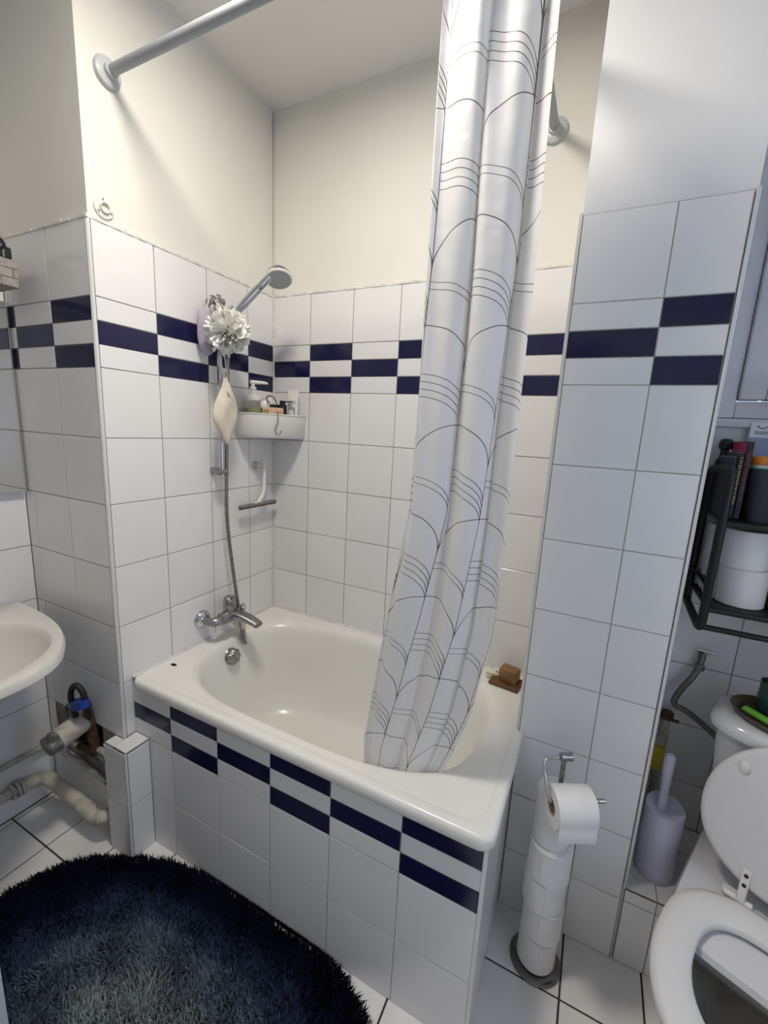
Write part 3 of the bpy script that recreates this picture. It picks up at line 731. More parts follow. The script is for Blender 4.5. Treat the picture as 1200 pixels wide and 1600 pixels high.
b_ = MB(); b_.loft(rings); b_.build('mitt_body', 'lavender_cloth', mt, 80)
b_ = MB(); b_.tube(bez([(0.030, -0.38, 1.845), (0.040, -0.378, 1.880), (0.050, -0.366, 1.900), (0.045, -0.36, 1.882), (0.034, -0.38, 1.845)], 5), 0.0025, 6); b_.build('loop_cord', 'cord_white', mt)
po = thing('cotton_pouch', 'cream cotton soap pouch hanging on a string by the hose', 'pouch', (0.085, -0.36, 1.40))
rings = []
for t in [q/24 for q in range(25)]:
    z = 1.628-0.235*t
    wr = 0.005+0.050*(math.sin(math.pi*t**1.12)**1.25 if 0 < t < 1 else 0)
    wl_ = wr; dp = 0.004+0.016*math.sin(math.pi*t)**0.8
    cy = -0.362+0.018*math.sin(math.pi*t*1.3)*(1-1.7*t)
    rings.append([(0.088+dp*math.cos(a)*(1+0.18*math.sin(3*a+7*t)), cy+wr*math.sin(a), z+0.004*math.sin(3*a)) for a in [2*math.pi*j/28 for j in range(28)]])
b_ = MB(); b_.loft(rings); b_.build('pouch_body', 'cotton', po, 80)
b_ = MB(); b_.tube(bez([(0.078, -0.352, 1.605), (0.070, -0.358, 1.68), (0.066, -0.362, 1.78), (0.062, -0.364, 1.86), (0.05, -0.36, 1.90)], 6), 0.0022, 6); b_.tube(bez([(0.092, -0.349, 1.607), (0.085, -0.353, 1.68), (0.08, -0.36, 1.78), (0.075, -0.364, 1.86), (0.05, -0.365, 1.90)], 6), 0.0018, 6); b_.build('drawstring', 'cord_white', po)
b_ = MB()
for dz in (0.0, 0.008):
    b_.tube([(0.105+0.003*math.cos(u_*3.1)+dz*0.3, -0.372+0.034*u_, 1.578-dz-0.020*u_) for u_ in (0, 0.25, 0.5, 0.75, 1.0)], 0.0010, 5)
b_.build('stitching', 'ink', po)

# ------------------------------------------------------------------ corner caddy and what it holds
cad = thing('corner_caddy', 'white plastic corner bin shelf on the recess tiles', 'shelf', (0.08, -0.10, 1.415))
def cad_outline(e, z):
    pts = [(0.0015+e*0.3, -0.0015-e*0.3, z)]
    ctrl = [(0.0015+e*0.3, -0.234+e), (0.045, -0.238+e), (0.088-e*0.4, -0.222+e), (0.128-e*0.5, -0.180+e*0.6), (0.160-e*0.8, -0.122+e*0.4), (0.176-e, -0.060), (0.174-e, -0.0015-e*0.3)]
    for p in bez([(x, y, z) for x, y in ctrl], 6): pts.append(tuple(p))
    return pts
b_ = MB(); b_.loft([cad_outline(0.014, 1.418), cad_outline(0.004, 1.43), cad_outline(0.0, 1.508), cad_outline(-0.003, 1.510), cad_outline(-0.003, 1.514), cad_outline(0.003, 1.514), cad_outline(0.007, 1.432)], (True, True)); b_.build('bin', 'plastic_white', cad, 40)
b_ = MB(); b_.tube(bez([(0.138, -0.140, 1.505), (0.138, -0.139, 1.517), (0.149, -0.150, 1.519), (0.153, -0.152, 1.510), (0.151, -0.152, 1.480), (0.144, -0.158, 1.455), (0.149, -0.156, 1.437), (0.158, -0.147, 1.437), (0.162, -0.144, 1.450)], 6), 0.0021, 8)
tag(b_.build('s_hook', 'chrome_dull'), 'thin metal S hook over the rim of the corner bin', 'hook')
FL = 1.434
# pump bottle
pb = thing('soap_dispenser', 'clear pump bottle of yellow soap with white pump', 'pump bottle', (0.050, -0.180, FL))
Mp = Matrix.Translation((0.050, -0.180, FL))
b_ = MB(); b_.lathe([(0.030, 0), (0.033, 0.004), (0.0325, 0.08), (0.029, 0.125), (0.026, 0.131)], 28, Mp); b_.build('bottle', 'clear_plastic', pb)
b_ = MB(); b_.lathe([(0.029, 0.003), (0.0315, 0.006), (0.0311, 0.098)], 28, Mp); b_.build('liquid', 'yellow_liquid', pb)
b_ = MB(); b_.lathe([(0.029, 0.128), (0.0295, 0.142), (0.026, 0.146), (0.011, 0.149), (0.010, 0.168), (0.013, 0.170), (0.013, 0.178), (0.008, 0.181)], 24, Mp); pm = b_.build('pump_collar', 'plastic_white', pb)
b_ = MB(); b_.tube([(0.050, -0.180, FL+0.170), (0.050, -0.180, FL+0.196)], 0.007); b_.tube([(0.046, -0.190, FL+0.197), (0.073, -0.140, FL+0.199), (0.078, -0.128, FL+0.197)], [0.008, 0.006, 0.005], 10); b_.build('pump_nozzle', 'plastic_white', pm)
# round white brush (leaning in the corner)
rb_ = thing('round_sponge', 'round white body brush head leaning in the caddy corner', 'brush', (0.045, -0.075, FL))
b_ = MB(); M = axis_m((0.040, -0.085, 1.548), (0.75, -0.6, 0.25)); b_.lathe([(0.020, -0.014), (0.030, -0.008), (0.033, 0.002), (0.030, 0.012), (0.018, 0.018), (0.0, 0.02)], 24, M); b_.build('brush_head', 'plastic_white', rb_)
b_ = MB(); b_.tube([(0.045, -0.088, 1.530), (0.055, -0.098, 1.48), (0.06, -0.10, FL+0.003)], 0.009, 10); b_.build('brush_neck', 'plastic_white', rb_)
# black pump bottle and black looped bottle
for (x, y, nm, lb) in ((0.082, -0.092, 'shampoo_bottle', 'black capped bottle with a hanging loop in the caddy'), (0.106, -0.068, 'lotion_bottle', 'black pump lotion bottle in the caddy')):
    o_ = thing(nm, lb, 'bottle', (x, y, FL)); Mq = Matrix.Translation((x, y, FL))
    b_ = MB(); b_.lathe([(0.0165, 0), (0.0175, 0.003), (0.0175, 0.088), (0.014, 0.094)], 22, Mq); b_.build('bottle', 'plastic_black', o_)
    if nm == 'lotion_bottle':
        b_ = MB(); b_.lathe([(0.0172, 0.090), (0.0172, 0.118), (0.012, 0.120), (0.012, 0.136), (0.0, 0.137)], 20, Mq); b_.tube([(x, y, FL+0.133), (x+0.034, y+0.018, FL+0.133)], 0.0028, 8); b_.build('pump', 'plastic_black', o_)
    else:
        b_ = MB(); b_.lathe([(0.0172, 0.090), (0.0172, 0.118), (0.0, 0.120)], 20, Mq)
        b_.build('cap', 'plastic_black', o_)
        b_ = MB(); b_.tube(bez([(x-0.006, y-0.006, FL+0.112), (x-0.022, y-0.016, FL+0.132), (x-0.022, y-0.016, FL+0.150), (x-0.004, y-0.004, FL+0.150), (x+0.008, y+0.004, FL+0.128), (x+0.008, y+0.004, FL+0.116)], 6), 0.002, 8); b_.build('loop', 'plastic_black', o_)
# peach soap box
pk = thing('soap_box', 'small peach cardboard soap box at the front of the caddy', 'box', (0.105, -0.115, FL))
dx = Vector((0.055, 0.058, 0)).normalized(); dn = Vector((dx.y, -dx.x, 0))
Mb = Matrix(((dx.x, dn.x, 0, 0.106), (dx.y, dn.y, 0, -0.122), (0, 0, 1, 1.497), (0, 0, 0, 1)))
b_ = MB(); b_.rbox(-0.044, 0.036, -0.012, 0.012, -0.063, 0.042, 0.0012, 1, Mb); b_.build('carton', 'peach_card', pk)
Mface = axis_m(Mb @ Vector((0.020, 0.0122, 0.026)), dn, dx)
marks('print', Mface, 0.026, 0.011, 'brown_print', pk)
b_ = MB()
for q in range(4): b_.box(-0.041, -0.021, 0.0121, 0.0124, 0.012+q*0.006, 0.0145+q*0.006, Mb)
b_.build('print_lines', 'brown_print', pk, None)
# white tube standing on its cap
tb = thing('cream_tube', 'white squeeze tube with dark lettering at the right of the caddy', 'tube', (0.136, -0.036, FL))
dx = Vector((0.95, 0.30, 0)).normalized(); dn = Vector((dx.y, -dx.x, 0)); rings = []
for z, a, c in ((0.0, 0.016, 0.016), (0.022, 0.0165, 0.0165), (0.024, 0.019, 0.017), (0.08, 0.022, 0.013), (0.14, 0.0235, 0.006), (0.170, 0.0240, 0.0016), (0.184, 0.0240, 0.0014)):
    rings.append([tuple(Vector((0.134, -0.036, FL+z))+dx*a*math.cos(t)+dn*c*math.sin(t)) for t in [2*math.pi*j/28 for j in range(28)]])
b_ = MB(); b_.loft(rings); b_.build('tube_body', 'tube_white', tb, 50)
ft = Vector((0.134, -0.036, FL)) + dn*0.0125
text('tube_lettering', 'ELOKEN', 0.0098, axis_m(ft+Vector((0.001, 0, 0.134)), dn+Vector((0, 0, 0.10)), dx), 'ink', tb)
b_ = MB(); Mq = axis_m(ft+dn*0.0006+Vector((0, 0, 0.112)), dn+Vector((0, 0, 0.06)), dx)
for q in range(3): b_.box(-0.014, 0.004+0.003*q, 0.003-q*0.005, 0.005-q*0.005, 0.0005, 0.001, Mq)
b_.build('tube_print', 'ink', tb, None)
b_ = MB(); b_.tube(bez([Mq @ Vector(p) for p in ((0.008, 0.0, 0.002), (0.013, -0.006, 0.002), (0.008, -0.012, 0.002), (0.014, -0.018, 0.002), (0.010, -0.026, 0.003))], 5), 0.0012, 6); b_.build('tube_leaf_print', 'green_print', tb)

# ------------------------------------------------------------------ suction hook and squeegee
hk = thing('suction_hook', 'clear suction hook under the corner caddy', 'hook', (0.0, -0.118, 1.295))
b_ = MB(); b_.lathe([(0.021, 0), (0.021, 0.002), (0.012, 0.006), (0.007, 0.012), (0.0, 0.013)], 24, axis_m((0, -0.118, 1.297), (1, 0, 0))); b_.build('suction_cup', 'flange_grey', hk)
b_ = MB(); b_.tube(bez([(0.008, -0.118, 1.297), (0.030, -0.105, 1.300), (0.034, -0.098, 1.306)], 5), 0.0035, 8); b_.build('hook_peg', 'plastic_white', hk)
sq = thing('squeegee', 'white handled squeegee with brown rubber blade under the caddy', 'squeegee', (0.03, -0.12, 1.13))
hpth = bez([(0.032, -0.098, 1.318), (0.034, -0.098, 1.28), (0.036, -0.101, 1.22), (0.038, -0.108, 1.185), (0.038, -0.125, 1.160), (0.036, -0.138, 1.146)], 6)
b_ = MB(); b_.tube(hpth, [0.0075]*len(hpth), 12); b_.tube([(0.036, -0.165, 1.140), (0.036, -0.12, 1.141)], 0.008, 10); b_.build('handle', 'plastic_white', sq)
b_ = MB(); b_.rbox(0.026, 0.046, -0.243, -0.032, 1.134, 1.144, 0.003, 2); b_.build('blade_holder', 'chrome_dull', sq)
b_ = MB(); b_.box(0.032, 0.040, -0.246, -0.029, 1.126, 1.135); b_.build('rubber_blade', 'rubber_brown', sq, None)

# ------------------------------------------------------------------ soap on the tub corner
sd = tag(MB().rbox(-0.052, 0.050, -0.040, 0.040, 0, 0.010, 0.002, 1, axis_m((1.116, -0.082, RIM+0.001), (0, 0, 1), (1, -0.12, 0))).build('wooden_soap_dish', 'wood'), 'flat wooden soap board on the right back corner of the tub', 'soap dish')
tag(MB().rbox(-0.030, 0.032, -0.024, 0.024, 0, 0.046, 0.004, 2, axis_m((1.122, -0.075, RIM+0.0112), (0, 0, 1), (1, -0.2, 0))).build('soap_block', 'soap'), 'thick brown soap block on the wooden board', 'soap')
tag(MB().rbox(-0.024, 0.024, -0.008, 0.008, 0, 0.013, 0.004, 2, axis_m((1.062, -0.075, RIM+0.0112), (0.2, 0, 1), (1, 0.4, -0.2))).build('soap_sliver', 'soap_pale'), 'small pale soap sliver beside the brown soap block', 'soap')

# ------------------------------------------------------------------ rug
RC = (0.471, -1.056); RA, RB, RR, RN = 0.632, 0.360, 0.097, 2.35
rug = thing('bath_rug', 'oval shag bath rug, pale grey centre fading to navy rim', 'rug', (RC[0], RC[1], 0.0))
def rug_pt(kx_, t):
    c, s_ = math.cos(t), math.sin(t)
    x = RA*kx_*math.copysign(abs(c)**(2/RN), c); y = RB*kx_*math.copysign(abs(s_)**(2/RN), s_)
    return (RC[0]+x*math.cos(RR)-y*math.sin(RR), RC[1]+x*math.sin(RR)+y*math.cos(RR))
def rug_ok(x, y): return min(y, YT-0.006)
def rring(kx_, z): return [(p[0], min(p[1], YT-0.012) if p[0] > 0.08 else min(p[1], -0.798), z) for p in [rug_pt(kx_, 2*math.pi*(j+0.5)/72) for j in range(72)]]
b_ = MB(); b_.loft([rring(0.985, 0.001), rring(0.99, 0.004), rring(0.98, 0.009), rring(0.5, 0.010)]); b_.build('backing', 'rug_back', rug)
rng = np.random.default_rng(3); NT_ = 85000
ph = rng.random(NT_*2); 
ax = rng.uniform(-1, 1, (NT_*2, 2)); kk_ = (np.abs(ax[:, 0])**RN+np.abs(ax[:, 1])**RN)**(1/RN); sel = kk_ < 1.0
ax = ax[sel][:NT_]; kk_ = kk_[sel][:NT_]; n_ = len(ax)
lx = ax[:, 0]*RA; ly = ax[:, 1]*RB
wx = RC[0]+lx*math.cos(RR)-ly*math.sin(RR); wy = RC[1]+lx*math.sin(RR)+ly*math.cos(RR)
# tuft lean: clumpy, and outwards at the rim
cl1 = np.sin(wx*31+1.3*np.sin(wy*27))+np.sin(wy*37+1.1*np.sin(wx*22)); cl2 = np.cos(wx*26-wy*33)+np.sin(wx*47+wy*19)
out = np.stack([wx-RC[0], wy-RC[1]], 1); out /= np.linalg.norm(out, axis=1)[:, None]+1e-6
edge = np.clip((kk_-0.88)/0.12, 0, 1)[:, None]
lean = np.stack([cl1, cl2], 1)*0.0026+rng.normal(0, 0.0055, (n_, 2))+out*edge*0.012
hgt = rng.uniform(0.015, 0.024, n_)*(1-0.35*edge[:, 0])
wd_ = rng.uniform(0.0014, 0.0023, n_); an = rng.random(n_)*math.pi
base = np.stack([wx, wy, np.full(n_, 0.008)], 1)
sd_ = np.stack([np.cos(an), np.sin(an), np.zeros(n_)], 1)*wd_[:, None]
mid = base+np.concatenate([lean*0.35, (hgt*0.55)[:, None]], 1); tip = base+np.concatenate([lean, hgt[:, None]], 1)
V = np.stack([base-sd_, base+sd_, mid-sd_, mid+sd_, tip], 1).reshape(-1, 3)
# keep the pile clear of the bath panel and the boxed pipe corner
V[:, 1] = np.where(V[:, 0] > 0.074, np.minimum(V[:, 1], YT-0.003), np.minimum(V[:, 1], -0.795))
V -= np.array([RC[0], RC[1], 0.0])
idx = (np.arange(n_)*5)[:, None]
F = np.concatenate([idx+np.array([[0, 1, 3]]), idx+np.array([[0, 3, 2]]), idx+np.array([[2, 3, 4]])], 1).reshape(-1)
me = bpy.data.meshes.new('pile'); me.vertices.add(len(V)); me.vertices.foreach_set('co', V.astype(np.float32).ravel())
me.loops.add(len(F)); me.loops.foreach_set('vertex_index', F.astype(np.int32)); nt = len(F)//3
me.polygons.add(nt); me.polygons.foreach_set('loop_start', np.arange(0, nt*3, 3, dtype=np.int32)); me.update(calc_edges=True); me.validate()
a_ = me.attributes.new('ring', 'FLOAT', 'POINT')
warp = 0.03*np.sin(np.arctan2(ly/RB, lx/RA)*5+1)+0.02*np.sin(wx*40)*np.sin(wy*36)
a_.data.foreach_set('value', np.repeat(np.clip(kk_+warp*(kk_ < 0.85)+rng.normal(0, 0.018, n_), 0, 1), 5).astype(np.float32))
a_ = me.attributes.new('shade', 'FLOAT', 'POINT')
shd = np.repeat(rng.uniform(0.75, 1.15, n_), 5).astype(np.float32)
a_.data.foreach_set('value', shd)
me.materials.append(MATS['rug_pile'])
pile = bpy.data.objects.new('pile', me); COL.objects.link(pile); pile.parent = rug; pile['kind'] = 'stuff'; WL[pile] = WL[rug]

# ------------------------------------------------------------------ toilet paper stand with rolls
SX, SY = 1.325, -0.425
st = thing('paper_stand', 'chrome toilet paper stand with round foot beside the bathtub', 'paper holder', (SX, SY, 0.0))
T2 = Matrix.Translation((SX, SY, 0))
b_ = MB(); b_.lathe([(0.068, 0.0), (0.070, 0.004), (0.066, 0.010), (0.050, 0.014), (0.020, 0.0155), (0.006, 0.016)], 40, T2); b_.build('foot', 'chrome_dark', st)
MB().tube([(SX, SY, 0.012), (SX, SY, 0.3), (SX, SY, 0.664)], 0.0062, 12).build('pole', 'chrome_dull', st)
ad = Vector((0.88, 0.47, 0)).normalized(); td = Vector((0.47, -0.88, 0)).normalized()
tp_ = Vector((SX, SY, 0.668))
b_ = MB(); b_.tube([tp_-ad*0.010, tp_+ad*0.020], 0.0105, 16); b_.build('clamp', 'chrome_dull', st)
a0 = tp_-ad*0.005; e0 = td*0.062
ap = bez([a0, a0-ad*0.030+td*0.004, a0-ad*0.047+td*0.008, a0-ad*0.053+td*0.014+Vector((0, 0, -0.010)), a0-ad*0.053+e0*0.45+Vector((0, 0, -0.035)), a0-ad*0.053+e0*0.9+Vector((0, 0, -0.062)), a0-ad*0.048+e0+Vector((0, 0, -0.072)), a0-ad*0.034+e0+Vector((0, 0, -0.076)), a0+ad*0.03+e0+Vector((0, 0, -0.076)), a0+ad*0.076+e0+Vector((0, 0, -0.071))], 6)
b_ = MB(); b_.tube(ap, 0.0036, 10); b_.tube([ap[-1]-ad*0.004, ap[-1]+ad*0.012], 0.0062, 12); b_.build('arm', 'chrome', st)
def roll_profile(R, H, r0=0.021):
    return [(r0, 0.0), (R-0.002, 0.0), (R, 0.002), (R, H-0.002), (R-0.002, H), (r0, H)]
def spare(z, R, dx_, dy_, lab, H=0.098):
    o_ = thing('toilet_roll', lab, 'toilet paper', (SX+dx_, SY+dy_, z), 'spare rolls on the stand')
    Mz = Matrix.Translation((SX+dx_, SY+dy_, z))
    b2 = MB(); b2.lathe(roll_profile(R, H)+[(0.021, 0.0)], 40, Mz, (False, False)); b2.build('paper', 'paper', o_)
    b2 = MB(); b2.lathe([(0.0208, 0.0005), (0.0208, H-0.0005), (0.0195, H-0.0005), (0.0195, 0.0005), (0.0208, 0.0005)], 24, Mz, (False, False)); b2.build('core', 'card_tube', o_)
    a = -1.9+dx_*80; b2 = MB()
    sh_ = []
    for q in range(7):
        t = a+0.75*q/6; sh_.append([(SX+dx_+(R+0.0012)*math.cos(t), SY+dy_+(R+0.0012)*math.sin(t), z+0.004), (SX+dx_+(R+0.0012)*math.cos(t), SY+dy_+(R+0.0012)*math.sin(t), z+H-0.004)])
    b2.loft(sh_, (False, False), None, False); b2.build('loose_sheet', 'paper', o_)
    return o_
spare(0.018, 0.051, 0.0, -0.002, 'white toilet roll at the bottom of the chrome stand, in its foot')
spare(0.117, 0.053, 0.003, 0.002, 'white toilet roll second from the foot of the chrome stand')
spare(0.216, 0.054, -0.004, 0.001, 'white toilet roll in the middle of the chrome stand stack')
spare(0.315, 0.055, 0.0, -0.002, 'white toilet roll second from the top of the chrome stand stack')
spare(0.414, 0.047, -0.006, 0.004, 'narrower white toilet roll topping the chrome stand stack', 0.150)
# hanging roll on the arm
rc = (a0+ad*0.004+e0+Vector((0, 0, -0.072)))
R_ = 0.050; rc2 = rc+Vector((0, 0, -(0.021-0.0036)))
hr = thing('hanging_roll', 'toilet roll in use hanging on the chrome arm, sheet falling forward', 'toilet paper', tuple(rc2))
Mr = axis_m(rc2-ad*0.049, ad)
b_ = MB(); b_.lathe(roll_profile(R_, 0.098)+[(0.021, 0.0)], 44, Mr, (False, False)); b_.build('paper', 'paper', hr)
b_ = MB(); b_.lathe([(0.0208, 0.001), (0.0208, 0.097), (0.0195, 0.097), (0.0195, 0.001), (0.0208, 0.001)], 24, Mr, (False, False)); b_.build('core', 'card_tube', hr)
sh_ = []
for q in range(26):
    if q < 14:
        t = math.radians(115-130*q/13); p = td*(R_+0.0016)*math.cos(t)+Vector((0, 0, (R_+0.0016)*math.sin(t)))
    else:
        u_ = (q-13)/12; t = math.radians(-15); p = td*((R_+0.0016)*math.cos(t)+0.006*math.sin(u_*2)-0.004*u_)+Vector((0, 0, (R_+0.0016)*math.sin(t)-0.040*u_))
    sh_.append([tuple(rc2+p-ad*0.049), tuple(rc2+p), tuple(rc2+p+ad*0.044)])
b_ = MB(); b_.loft(sh_, (False, False), None, False); b_.build('loose_sheet', 'paper', hr, 80)

# ------------------------------------------------------------------ toilet
A22 = math.radians(22); rtv = Vector((math.cos(A22), -math.sin(A22), 0)); bkv = Vector((math.sin(A22), math.cos(A22), 0))
HC = Vector((1.739, -0.390, 0))+rtv*0.070
TM = Matrix(((rtv.x, bkv.x, 0, HC.x), (rtv.y, bkv.y, 0, HC.y), (0, 0, 1, 0), (0, 0, 0, 1)))
wc = thing('toilet', 'white toilet with cistern, lid raised, seat down', 'toilet', tuple(HC))
ZS = 0.415
def egg(cx, wv, yb, yf, z, n=2.3, N_=56):
    out = []
    yc = yb-(yb-yf)*0.42
    for j in range(N_):
        t = 2*math.pi*(j+0.5)/N_; c, s_ = math.cos(t), math.sin(t)
        L = (yb-yc) if s_ >= 0 else (yc-yf); nn = n if s_ < 0 else n+0.5
        out.append((cx+wv*math.copysign(abs(c)**(2/nn), c), yc+L*math.copysign(abs(s_)**(2/nn), s_), z))
    return out
b_ = MB(TM)
b_.loft([egg(0, 0.10, 0.05, -0.22, 0.001, 2.6), egg(0, 0.105, 0.05, -0.23, 0.02, 2.6), egg(0, 0.095, 0.05, -0.22, 0.10), egg(0, 0.105, 0.05, -0.25, 0.19), egg(0, 0.145, 0.05, -0.33, 0.28),
         egg(0, 0.172, 0.03, -0.405, 0.35), egg(0, 0.180, 0.02, -0.425, 0.395), egg(0, 0.178, 0.015, -0.422, ZS-0.004), egg(0, 0.170, 0.01, -0.414, ZS),
         egg(0, 0.140, -0.03, -0.385, ZS), egg(0, 0.132, -0.038, -0.377, ZS-0.012), egg(0, 0.128, -0.042, -0.37, ZS-0.03)], (True, False))
b_.build('bowl', 'ceramic', wc, 60)
b_ = MB(TM); b_.loft([egg(0, 0.1285, -0.0415, -0.371, ZS-0.029), egg(0, 0.135, -0.045, -0.37, ZS-0.06), egg(0, 0.115, -0.055, -0.34, ZS-0.13), egg(0, 0.075, -0.08, -0.27, ZS-0.20), egg(0, 0.045, -0.11, -0.22, ZS-0.24)], (False, True)); b_.build('bowl_inside', 'bowl_scale', wc, 60)
b_ = MB(TM); b_.loft([sup(0, 0.10, 0.12, 0.15, 5, 0.27), sup(0, 0.06, 0.165, 0.20, 6, 0.33), sup(0, 0.05, 0.182, 0.222, 7, 0.375), sup(0, 0.045, 0.186, 0.230, 7, 0.400), sup(0, 0.045, 0.180, 0.224, 7, ZS-0.003)]); b_.build('deck', 'ceramic', wc, 50)
b_ = MB(TM); ty = 0.192
b_.loft([sup(0, ty, 0.150, 0.078, 4.5, 0.412), sup(0, ty, 0.162, 0.084, 4.5, 0.425), sup(0, ty, 0.178, 0.086, 4.5, 0.52), sup(0, ty, 0.196, 0.090, 4.5, 0.70), sup(0, ty, 0.200, 0.091, 4.5, 0.765)]); b_.build('cistern', 'ceramic', wc, 50)
b_ = MB(TM); b_.loft([sup(0, ty, 0.206, 0.096, 4.5, 0.760), sup(0, ty, 0.215, 0.104, 4.2, 0.764), sup(0, ty, 0.217, 0.106, 4.2, 0.778), sup(0, ty, 0.210, 0.100, 4.2, 0.793), sup(0, ty, 0.192, 0.084, 4.0, 0.800), sup(0, ty, 0.10, 0.04, 3, 0.801)]); b_.build('cistern_lid', 'ceramic', wc, 50)
b_ = MB(TM); b_.lathe([(0.024, 0.800), (0.024, 0.806), (0.020, 0.808), (0.0, 0.808)], 24, Matrix.Translation((0.03, ty, 0))); b_.build('flush_button', 'chrome', wc)
# seat ring
SZ = ZS+0.004
so, si = (0.187, -0.008, -0.440), (0.114, -0.084, -0.362)
def sring(t, z):
    return egg(0, si[0]+(so[0]-si[0])*t, si[1]+(so[1]-si[1])*t, si[2]+(so[2]-si[2])*t, z, 2.25)
b_ = MB(TM); b_.loft([sring(0.0, SZ+0.004), sring(0.0, SZ+0.014), sring(0.06, SZ+0.019), sring(0.35, SZ+0.024), sring(0.75, SZ+0.024), sring(0.95, SZ+0.017), sring(1.0, SZ+0.009), sring(0.98, SZ), sring(0.1, SZ), sring(0.0, SZ+0.004)], (False, False)); b_.build('seat', 'seat_plastic', wc, 60)
# raised lid leaning on the cistern
tl = math.radians(12); LM = TM @ Matrix.Translation((0, 0.006, SZ+0.020)) @ Matrix.Rotation(math.pi/2-0.0, 4, 'X') @ Matrix.Rotation(-tl+0.0, 4, 'X')
def lidring(s_, z, off=0.0):
    out = []
    for j in range(64):
        t = 2*math.pi*(j+0.5)/64; c, sn = math.cos(t), math.sin(t)
        y = 0.185+0.195*sn*1.0 if sn >= 0 else 0.185+0.168*math.copysign(abs(sn)**0.85, sn)
        out.append((0.184*s_*math.copysign(abs(c)**0.95, c), 0.19+(y-0.19)*s_, z))
    return out
b_ = MB(LM); b_.loft([lidring(0.96, -0.004), lidring(0.995, -0.001), lidring(1.0, 0.004), lidring(0.985, 0.009), lidring(0.93, 0.0115), lidring(0.3, 0.012)]); ld = b_.build('lid', 'seat_plastic', wc, 50)
for sx_ in (-1, 1):
    b_ = MB(LM); b_.lathe([(0.013, 0.010), (0.0125, 0.016), (0.009, 0.019), (0.0, 0.020)], 18, Matrix.Translation((sx_*0.120, 0.292, 0)) @ Matrix.Diagonal((0.8, 1.15, 1, 1))); b_.build('bumper', 'plastic_white', ld)
    b_ = MB(LM); b_.rbox(sx_*0.072-0.0085, sx_*0.072+0.0085, -0.012, 0.068, 0.011, 0.0155, 0.002, 1); hg = b_.build('hinge', 'plastic_white', ld)
    for yy in (0.032, 0.055):
        b_ = MB(LM); b_.lathe([(0.0045, 0.0152), (0.0045, 0.0162), (0.0, 0.0164)], 14, Matrix.Translation((sx_*0.072, yy, 0))); b_.build('screw', 'plastic_black', hg)
    b_ = MB(TM); b_.tube([(sx_*0.072-0.030, -0.003, SZ+0.012), (sx_*0.072+0.022, -0.003, SZ+0.012)], 0.0078, 12); b_.rbox(sx_*0.072-0.036, sx_*0.072-0.006, 0.004, 0.026, ZS-0.003, ZS+0.014, 0.003, 1); b_.build('hinge_pin', 'plastic_white', wc)

# tray with jar on the cistern
tyc = TM @ Vector((-0.062, 0.188, 0.802))
tr_ = thing('oval_tray', 'dark olive oval tray on the toilet cistern', 'tray', tuple(tyc))
TMr = TM @ Matrix.Translation((-0.062, 0.188, 0.8025))
b_ = MB(TMr); b_.loft([sup(0, 0, 0.095, 0.066, 2.1, 0.0), sup(0, 0, 0.112, 0.080, 2.1, 0.004), sup(0, 0, 0.124, 0.090, 2.1, 0.018), sup(0, 0, 0.120, 0.086, 2.1, 0.019), sup(0, 0, 0.108, 0.076, 2.1, 0.007)], (True, False)); b_.build('tray_rim', 'tray_olive', tr_, 50)
b_ = MB(TMr); b_.loft([sup(0, 0, 0.1075, 0.0755, 2.1, 0.0068), sup(0, 0, 0.05, 0.03, 2.1, 0.0066)], (False, True)); b_.build('tray_floor', 'tray_inside', tr_, 50)
jr = thing('candle_jar', 'dark green glass candle jar standing on the olive tray', 'jar', tuple(TMr @ Vector((-0.044, 0.032, 0.0075))))
b_ = MB(TMr); b_.lathe([(0.026, 0.008), (0.033, 0.012), (0.0345, 0.03), (0.033, 0.068), (0.0335, 0.086), (0.031, 0.086), (0.030, 0.066), (0.029, 0.05), (0.0, 0.05)], 30, Matrix.Translation((-0.044, 0.032, 0))); b_.build('glass', 'glass_green', jr)
b_ = MB(TMr); b_.lathe([(0.029, 0.0505), (0.028, 0.054), (0.0, 0.055)], 24, Matrix.Translation((-0.044, 0.032, 0))); b_.build('wax', 'wax_green', jr)
lf = tag(MB(TMr).rbox(-0.034, 0.040, -0.009, 0.010, 0.0, 0.010, 0.004, 2, axis_m((-0.062, -0.032, 0.009), (0, -0.2, 1), (1, -0.35, 0))).build('green_soap_bar', 'wax_green'), 'bright green slim soap bar lying in the tray', 'soap')

# ------------------------------------------------------------------ toilet brush
BX, BY = 1.602, -0.215
tbz = thing('toilet_brush', 'lavender white toilet brush in a cylinder holder on the niche ledge', 'toilet brush', (BX, BY, 0.25))
Mz = Matrix.Translation((BX, BY, 0.2505))
b_ = MB(); b_.lathe([(0.047, 0), (0.049, 0.004), (0.0485, 0.16), (0.0475, 0.215)], 36, Mz)
slope = []
for j in range(36):
    a = 2*math.pi*j/36; slope.append((BX+0.0475*math.cos(a), BY+0.0475*math.sin(a), 0.2505+0.215+0.010*(math.sin(a))))
b_.loft([[(BX+0.0475*math.cos(2*math.pi*j/36), BY+0.0475*math.sin(2*math.pi*j/36), 0.465) for j in range(36)], slope], (False, True))
b_.build('holder', 'lavender_plastic', tbz)
b_ = MB(); b_.tube([(BX-0.010, BY, 0.462), (BX-0.010, BY, 0.52), (BX-0.012, BY, 0.60), (BX-0.012, BY, 0.622), (BX-0.012, BY, 0.630)], [0.0135, 0.011, 0.0135, 0.0140, 0.009], 16); b_.build('handle', 'lavender_plastic', tbz)

# yellow sponge behind the brush
tag(MB().rbox(1.563, 1.603, -0.075, -0.035, 0.47, 0.55, 0.006, 2).build('yellow_sponge', 'sponge_yellow'), 'yellow sponge tucked behind the brush by the pipe', 'sponge')

